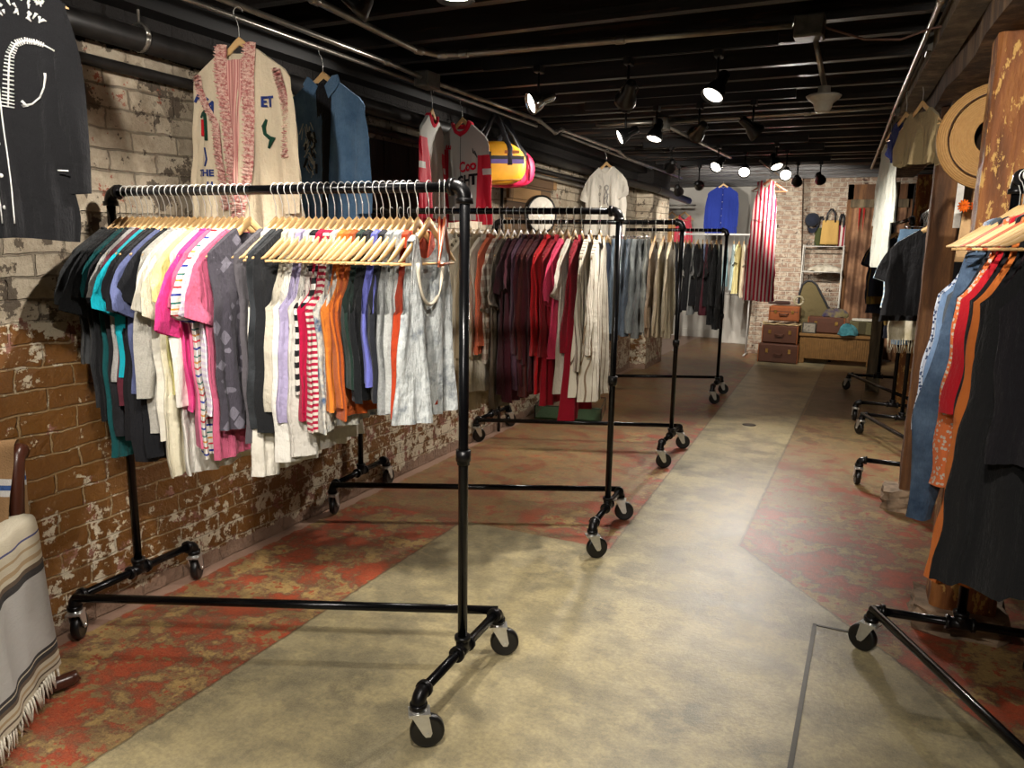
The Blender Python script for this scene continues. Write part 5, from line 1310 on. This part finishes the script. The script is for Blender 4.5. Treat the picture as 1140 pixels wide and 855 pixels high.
sh = empty('wire_shelf', (-.76,12.62,0), 0, 'white wire shelf unit before the brick wall', 'shelf')
M_wsh = plain('white_wire', (200,196,186), .4)
for sx in (-.28,.28):
    for sy in (-.12,.12): MB().tube([(sx,sy,0),(sx,sy,1.72)], .009, 8).build('post', M_wsh, sh)
for z in (.5,1.32,1.70):
    b = MB().tube([(-.28,-.12,z),(.28,-.12,z)], .007, 6); b.tube([(-.28,.12,z),(.28,.12,z)], .007, 6)
    for k in range(15): b.tube([(-.28+.04*k,-.12,z),(-.28+.04*k,.12,z)], .003, 5)
    b.build('wire_tray', M_wsh, sh)
b = MB(); r_ = random.Random(5); rows = []
for i in range(8):
    f = i/7; rr = math.sqrt(max(.05,1-f*f)); rows.append([(.25*rr*math.cos(a)+.01*r_.uniform(-1,1), .10*rr*math.sin(a), .10*f+.012*r_.uniform(-1,1)) for a in np.linspace(0,2*PI,30)])
b.grid(np.array(rows)); o = b.build('lace_pile', cloth((206,198,180),'washed',(150,140,120))); o.location = (-.72,12.60,1.328); tag(o, 'cream lace cloths heaped on the wire shelf', 'cloths')
gl = empty('sunglasses', (-.94,12.56,1.712), .2, 'dark sunglasses lying on top of the wire shelf', 'sunglasses')
for s_ in (-1,1): MB().tube(arc((s_*.035,0,.022), .026, 0, 2*PI, 14), .005, 6).build('lens_ring', M_black, gl)
MB().tube([(-.06,0,.026),(-.062,.12,.01)], .003, 5).build('temple', M_black, gl); MB().tube([(.06,0,.026),(.062,.12,.01)], .003, 5).build('temple', M_black, gl)
# curtain doorway
b = MB(); b.box((-.50,12.82,0),(-.42,12.92,2.62)); b.box((.30,12.82,0),(.38,12.92,2.62)); b.box((-.50,12.82,2.40),(.38,12.92,2.62)); o = b.build('door_frame', M_post2); struct(o); o.name = 'door_1'
MB().box((-.45,12.76,2.28),(.33,12.81,2.40), ch=.006).build('curtain_board', M_board); tag(bpy.data.objects['curtain_board'], 'weathered board across the top of the curtained doorway', 'board')
b = MB(); rows = []
for z in np.linspace(2.28,.02,16): rows.append([(-.42+.74*u, 12.80+.028*math.sin(u*38+.6*math.sin(z*2)), z) for u in np.linspace(0,1,80)])
b.grid(np.array(rows)); 
t = NT('curtain_cloth'); v = t.coords(); f = t.noise(v, 3, 5, .6); o = b.build('doorway_curtain', t.set(t.ramp(f, [(.4, lin((96,66,46))), (.6, lin((150,112,82)))]), .9, t.bump(f, .3, .01))); tag(o, 'brown patterned curtain closing the doorway at the back right', 'curtain')
b = MB()
for k, x in enumerate((-.33,-.27)): b.poly([(0,0),(.028,0),(.018,-.36)], .006, Tm((x,12.735,2.27)))
o = b.build('red_ties', cloth((150,30,30))); tag(o, 'two narrow red ties hanging in front of the curtain', 'ties'); o.name = 'red_ties'

# ------------------------------------------------------------------ right side extras: hat, totes, clothes on the beam
hat = empty('straw_hat', (.43,4.18,2.175), 0, 'wide round straw hat hung behind the peeling post, hollow facing out', 'hat')
t = NT('straw'); v = t.coords(); X = t.sep(v); rad = t.math('POWER', t.math('ADD', t.math('POWER', X[0], 2), t.math('POWER', X[2], 2)), .5)
w = t.math('SINE', t.math('MULTIPLY', rad, 700)); M_str = t.set(t.mix(t.noise(v, 60), lin((176,126,66)), lin((206,160,96))), .6, t.bump(w, .4, .003))
Mx = Tm(rx=PI/2, rz=-.1)
MB().lathe([(.085,-.002),(.16,-.010),(.225,-.022),(.24,-.016),(.235,-.006),(.16,.006),(.085,.012)], 40, Mx).build('brim', M_str, hat)
MB().lathe([(.085,.0),(.082,-.06),(.07,-.10),(0,-.105)], 30, Mx).build('crown', plain('hat_inside',(46,32,20),.8), hat)
MB().tube([(.19*math.cos(a), -.012, .19*math.sin(a)) for a in np.linspace(0,2*PI,41)], .003, 6).build('cord', plain('dark_cord',(70,44,26),.7), hat)
tote((.50,5.05,1.90), .22, .30, cloth((214,176,128)), 'pale tan leather tote hanging between the posts', .1, cloth((190,150,104)))
b = MB(); r_ = random.Random(6)
for q in range(3):
    for k in range(12): a = 2*PI*k/12; b.tube([(q*.06,0,0),(q*.06+.03*math.cos(a),-.02*abs(math.sin(a)),.035*math.sin(a))], [.012,.004], 6)
o = b.build('orange_tassel', cloth((244,112,24))); o.location = (.40,4.98,1.905); tag(o, 'row of bright orange flower tassels above the tan tote', 'tassels')
sg = MB().box((-.018,-.004,-.14),(.018,.004,.14)).build('price_tag_strip', plain('white_card',(220,216,206),.7), None, (.385,5.10,1.93)); tag(sg, 'narrow white strip sign hanging beside the orange tassels', 'sign')
GR_ = 'clothes hung along the timber beam'
def beam_cloth(name, kind, c, L, loc, rz, lab, cat, W=.22, H=.22, A=.02, kd='plain', seed=970):
    o, g = garment(name, kind, cloth(c, kd), L, seed, W=W, H=H, A=A); o.location = loc; o.rotation_euler = (0,0,rz); tag(o, lab, cat, GR_); place_hanger(loc, rz, 'hanger inside the '+' '.join(lab.split()[:4]), 'hangers along the beam'); return o
beam_cloth('blouse', 'long', (206,208,196), 1.12, (-.0,6.9,2.645), PI/2+.25, 'long pale mint blouse hanging from the thin conduit', 'blouse', seed=971)
beam_cloth('camisole', 'cap', (26,34,86), .40, (.075,5.62,2.62), PI/2+.5, 'short navy ruffled top beneath the conduit', 'top', W=.16, H=.12, seed=972)
beam_cloth('shirt', 'tee', (150,132,96), .46, (.15,5.25,2.62), PI/2+.5, 'khaki shirt draped at the beam beside the dark post', 'shirt', W=.18, H=.16, seed=973)
# dark clothes filling the side room
rod = MB().tube([(.7,5.6,2.2),(2.4,5.6,2.2)], .015, 8).build('side_room_rail', M_pipe); tag(rod, 'black rail in the dim side room behind the posts', 'clothes rail')
for x in (.75,2.35): MB().tube([(x,5.6,0),(x,5.6,2.2)], .015, 8).build('upright', M_pipe, rod)
for i, (x, c, lab) in enumerate([(.82,(74,44,34),'rust brown coat'),(.95,(40,34,34),'charcoal brown coat'),(1.08,(90,60,40),'caramel brown coat'),(1.22,(30,28,34),'blackish coat'),(1.36,(70,50,50),'plum brown coat')]):
    o, g = garment('coat', 'long', cloth(c), 1.0, 980+i); o.location = (x,5.6,2.2); o.rotation_euler = (0,0,PI/2+.3); tag(o, lab+' on the rail in the dim side room', 'coat', 'coats in the side room'); place_hanger((x,5.6,2.2), PI/2+.3, 'hanger inside the '+lab+' in the side room', 'hangers in the side room')

# ------------------------------------------------------------------ chair with striped blankets, bottom left
ax = Vector((.59,-.81,0)); ang = math.atan2(ax.y, ax.x)
ch = empty('wooden_armchair', (-2.635,1.53,0), ang, 'dark wooden armchair draped with striped blankets, bottom left', 'chair')
# local +x = towards the chair front, local -y = towards the wall side
def curve(pts, n=14):
    out = []
    for i in range(n+1):
        t_ = i/n; m = len(pts)-1; k = min(int(t_*m), m-1); a = t_*m-k
        P0 = Vector(pts[max(k-1,0)]); P1 = Vector(pts[k]); P2 = Vector(pts[k+1]); P3 = Vector(pts[min(k+2,m)])
        out.append(tuple(.5*((2*P1)+(-P0+P2)*a+(2*P0-5*P1+4*P2-P3)*a*a+(-P0+3*P1-3*P2+P3)*a**3)))
    return out
for s_, y_ in ((0,0),(1,-.28)):
    MB().tube(curve([(.03,y_,.03),(-.01,y_,.22),(-.04,y_,.42),(-.05,y_,.62),(-.09,y_,.82),(-.12,y_,.90),(-.155,y_,.885)]), [.024]*15, 10, flat=(1.25,.9)).build('back_post', M_oak, ch)
    MB().tube(curve([(.56,y_,.02),(.52,y_,.22),(.51,y_,.42),(.50,y_,.60)]), .022, 10, flat=(1.2,.9)).build('front_leg', M_oak, ch)
    MB().tube(curve([(-.06,y_,.64),(.2,y_,.66),(.45,y_,.64),(.60,y_,.60)]), .022, 10, flat=(.7,1.4)).build('arm', M_oak, ch)
    MB().tube([(-.02,y_,.36),(.52,y_,.40)], .02, 8).build('seat_rail', M_oak, ch)
    MB().tube([(.05,y_,.03),(.0,y_,.03),(-.03,y_+(.07 if y_ == 0 else 0),.034),(-.06,y_+(.125 if y_ == 0 else 0),.040),(-.07,y_+(.145 if y_ == 0 else 0),.05)], [.026,.026,.027,.028,.02], 8).build('foot', M_oak, ch)
MB().box((-.04,-.29,.39),(.54,.01,.43), ch=.01).build('seat', M_oak, ch)
for k in range(4): MB().tube([(-.05-.02*k,-.0,.52+.09*k),(-.05-.02*k,-.28,.52+.09*k)], .014, 8).build('back_slat', M_oak, ch)
t = NT('serape'); X = t.sep(t.coords()); w = t.noise(t.coords(), 90, 3, .8, mapping=(.2,1,1))
CR = lin((206,196,172)); GY = lin((186,184,180)); DK = lin((34,34,38)); BR = lin((96,78,60)); TN = lin((176,150,112)); BLv = lin((60,64,120))
zr = t.math('ADD', t.math('MULTIPLY', X[2], 1.0), 0)
fac = t.math('MULTIPLY', t.math('SUBTRACT', zr, .06), 1.65)
col = t.ramp(fac, [(0,CR),(.09,BR),(.105,CR),(.125,TN),(.14,CR),(.165,BR),(.19,DK),(.215,CR),(.225,DK),(.245,GY),(.70,DK),(.745,BR),(.77,CR),(.80,TN),(.825,CR),(.87,TN),(.885,CR),(.93,BLv),(.945,CR)], 'CONSTANT')
M_ser = t.set(t.mix(t.math('MULTIPLY', w, .25), col, lin((120,114,104))), .95, t.bump(t.noise(t.coords(), 160, 3, .8, mapping=(.3,1,1.5)), .8, .005))
b = MB(); rows = []
path = [(-.0,-.10,.52),(0,-.06,.62),(0,-.02,.682),(0,.03,.688),(0,.055,.66),(0,.062,.50),(0,.068,.34),(0,.075,.20),(0,.082,.10)]
pp = curve(path, 40)
for q, p_ in enumerate(pp):
    f = q/40; rows.append([(-.05-.02*f+(.58)*u, p_[1]+.010*math.sin(u*9+f*2)*f+.005*math.sin(u*23), p_[2]+.004*math.sin(u*14)) for u in np.linspace(0,1,30)])
b.grid(np.array(rows)); b2 = np.array(rows).copy(); b2[:,:,1] -= .007; b.grid(b2[:, ::-1])
bl = b.build('striped_blanket', M_ser, None, ch.location, (0,0,ang)); tag(bl, 'white blanket with black and tan bands and fringe, over the chair arm', 'blanket')
b = MB(); r_ = random.Random(2)
for q in range(30):
    x = -.06+.57*q/29; b.tube([(x,.080,.105),(x+r_.uniform(-.008,.012),.086,.075),(x+.004+r_.uniform(-.02,.02),.09,.035)], [.005,.0045,.002], 5)
b.build('fringe', cloth((220,212,194)), bl)
t = NT('tan_serape'); X = t.sep(t.coords()); fac = X[2]
col = t.ramp(fac, [(0,lin((150,116,78))),(.60,lin((150,116,78))),(.765,lin((206,202,196))),(.785,lin((52,84,140))),(.80,lin((206,202,196))),(.82,lin((150,116,78)))], 'CONSTANT')
M_ser2 = t.set(col, .95, t.bump(t.noise(t.coords(), 140, 3, .8), .7, .005))
b = MB(); rows = []
for q, p_ in enumerate(curve([(-.02,0,.56),(-.03,0,.66),(-.06,0,.76),(-.11,0,.86),(-.13,0,.935),(-.17,0,.93),(-.19,0,.80),(-.18,0,.6)], 30)):
    rows.append([(p_[0]+.038+.006*math.sin(u*11+q*.2), -.0-.27*u, p_[2]) for u in np.linspace(0,1,20)])
b.grid(np.array(rows)); bl2 = b.build('tan_blanket', M_ser2, None, ch.location, (0,0,ang)); tag(bl2, 'tan blanket with a blue and white stripe over the chair back', 'blanket')

# ------------------------------------------------------------------ floor details
b = MB().box((-.115,2.0,0),(-.098,3.463,.003)); b.box((-.115,3.448,0),(.10,3.463,.003))
tag(b.build('floor_strip', plain('grey_strip',(74,70,62),.35,.4)), 'thin grey metal strip with a corner set in the floor, front right', 'floor strip')
o = MB().lathe([(0,.004),(.05,.004),(.062,.002),(.064,0)], 24, Tm((-.966,7.374,0))).build('floor_drain', plain('drain',(54,50,44),.4,.5)); tag(o, 'small round drain cover in the aisle floor', 'drain')
o = MB().box((-2.95,6.85,.004),(-2.45,7.55,.02), ch=.004)
gt = empty('glass_tray', (-2.62,6.95,0), .25, 'low glass-sided tray with green felt under the third rack', 'tray')
MB().box((-.32,-.28,0),(.32,.28,.02), ch=.004).build('green_base', cloth((60,92,58)), gt)
t = NT('tray_glass'); M_gl = t.set((.9,.95,.93,1), .05, Transmission_Weight=1.0, IOR=1.3)
for a_, b__ in (((-.32,-.28),(.32,-.272)),((-.32,.272),(.32,.28)),((-.32,-.272),(-.312,.272)),((.312,-.272),(.32,.272))): MB().box((a_[0],a_[1],.02),(b__[0],b__[1],.13)).build('glass_side', M_gl, gt)
b = MB()
for sx in (-.32,.32):
    for sy in (-.28,.28): b.tube([(sx,sy,0),(sx,sy,.135)], .004, 6)
b.tube([(-.32,-.28,.132),(.32,-.28,.132),(.32,.28,.132),(-.32,.28,.132)], .003, 6, closed=True); b.build('dark_edging', M_black, gt)

# ------------------------------------------------------------------ camera, world, view
f_px, pitch, roll, yaw = 848.5, r2(10.397), r2(.961), r2(-25.211)
fw = Vector((math.sin(yaw)*math.cos(pitch), math.cos(yaw)*math.cos(pitch), -math.sin(pitch)))
rt = Vector((math.cos(yaw), -math.sin(yaw), 0)); up = rt.cross(fw)
R2_ = rt*math.cos(roll)+up*math.sin(roll); U2 = up*math.cos(roll)-rt*math.sin(roll)
cam = bpy.data.cameras.new('camera'); cam.sensor_width = 36; cam.lens = f_px/1140*36; cam.clip_start = .05
co = bpy.data.objects.new('camera', cam); COL.objects.link(co)
Mc = Matrix((R2_, U2, -fw)).transposed().to_4x4(); Mc.translation = Vector((0,0,1.657)); co.matrix_world = Mc
SC.camera = co
w = bpy.data.worlds.new('world'); SC.world = w; w.use_nodes = True
w.node_tree.nodes['Background'].inputs[0].default_value = (1,.85,.7,1); w.node_tree.nodes['Background'].inputs[1].default_value = .03
vs = SC.view_settings; vs.view_transform = 'Standard'; vs.look = 'None'; vs.exposure = .0; vs.gamma = 1; vs.use_curve_mapping = False
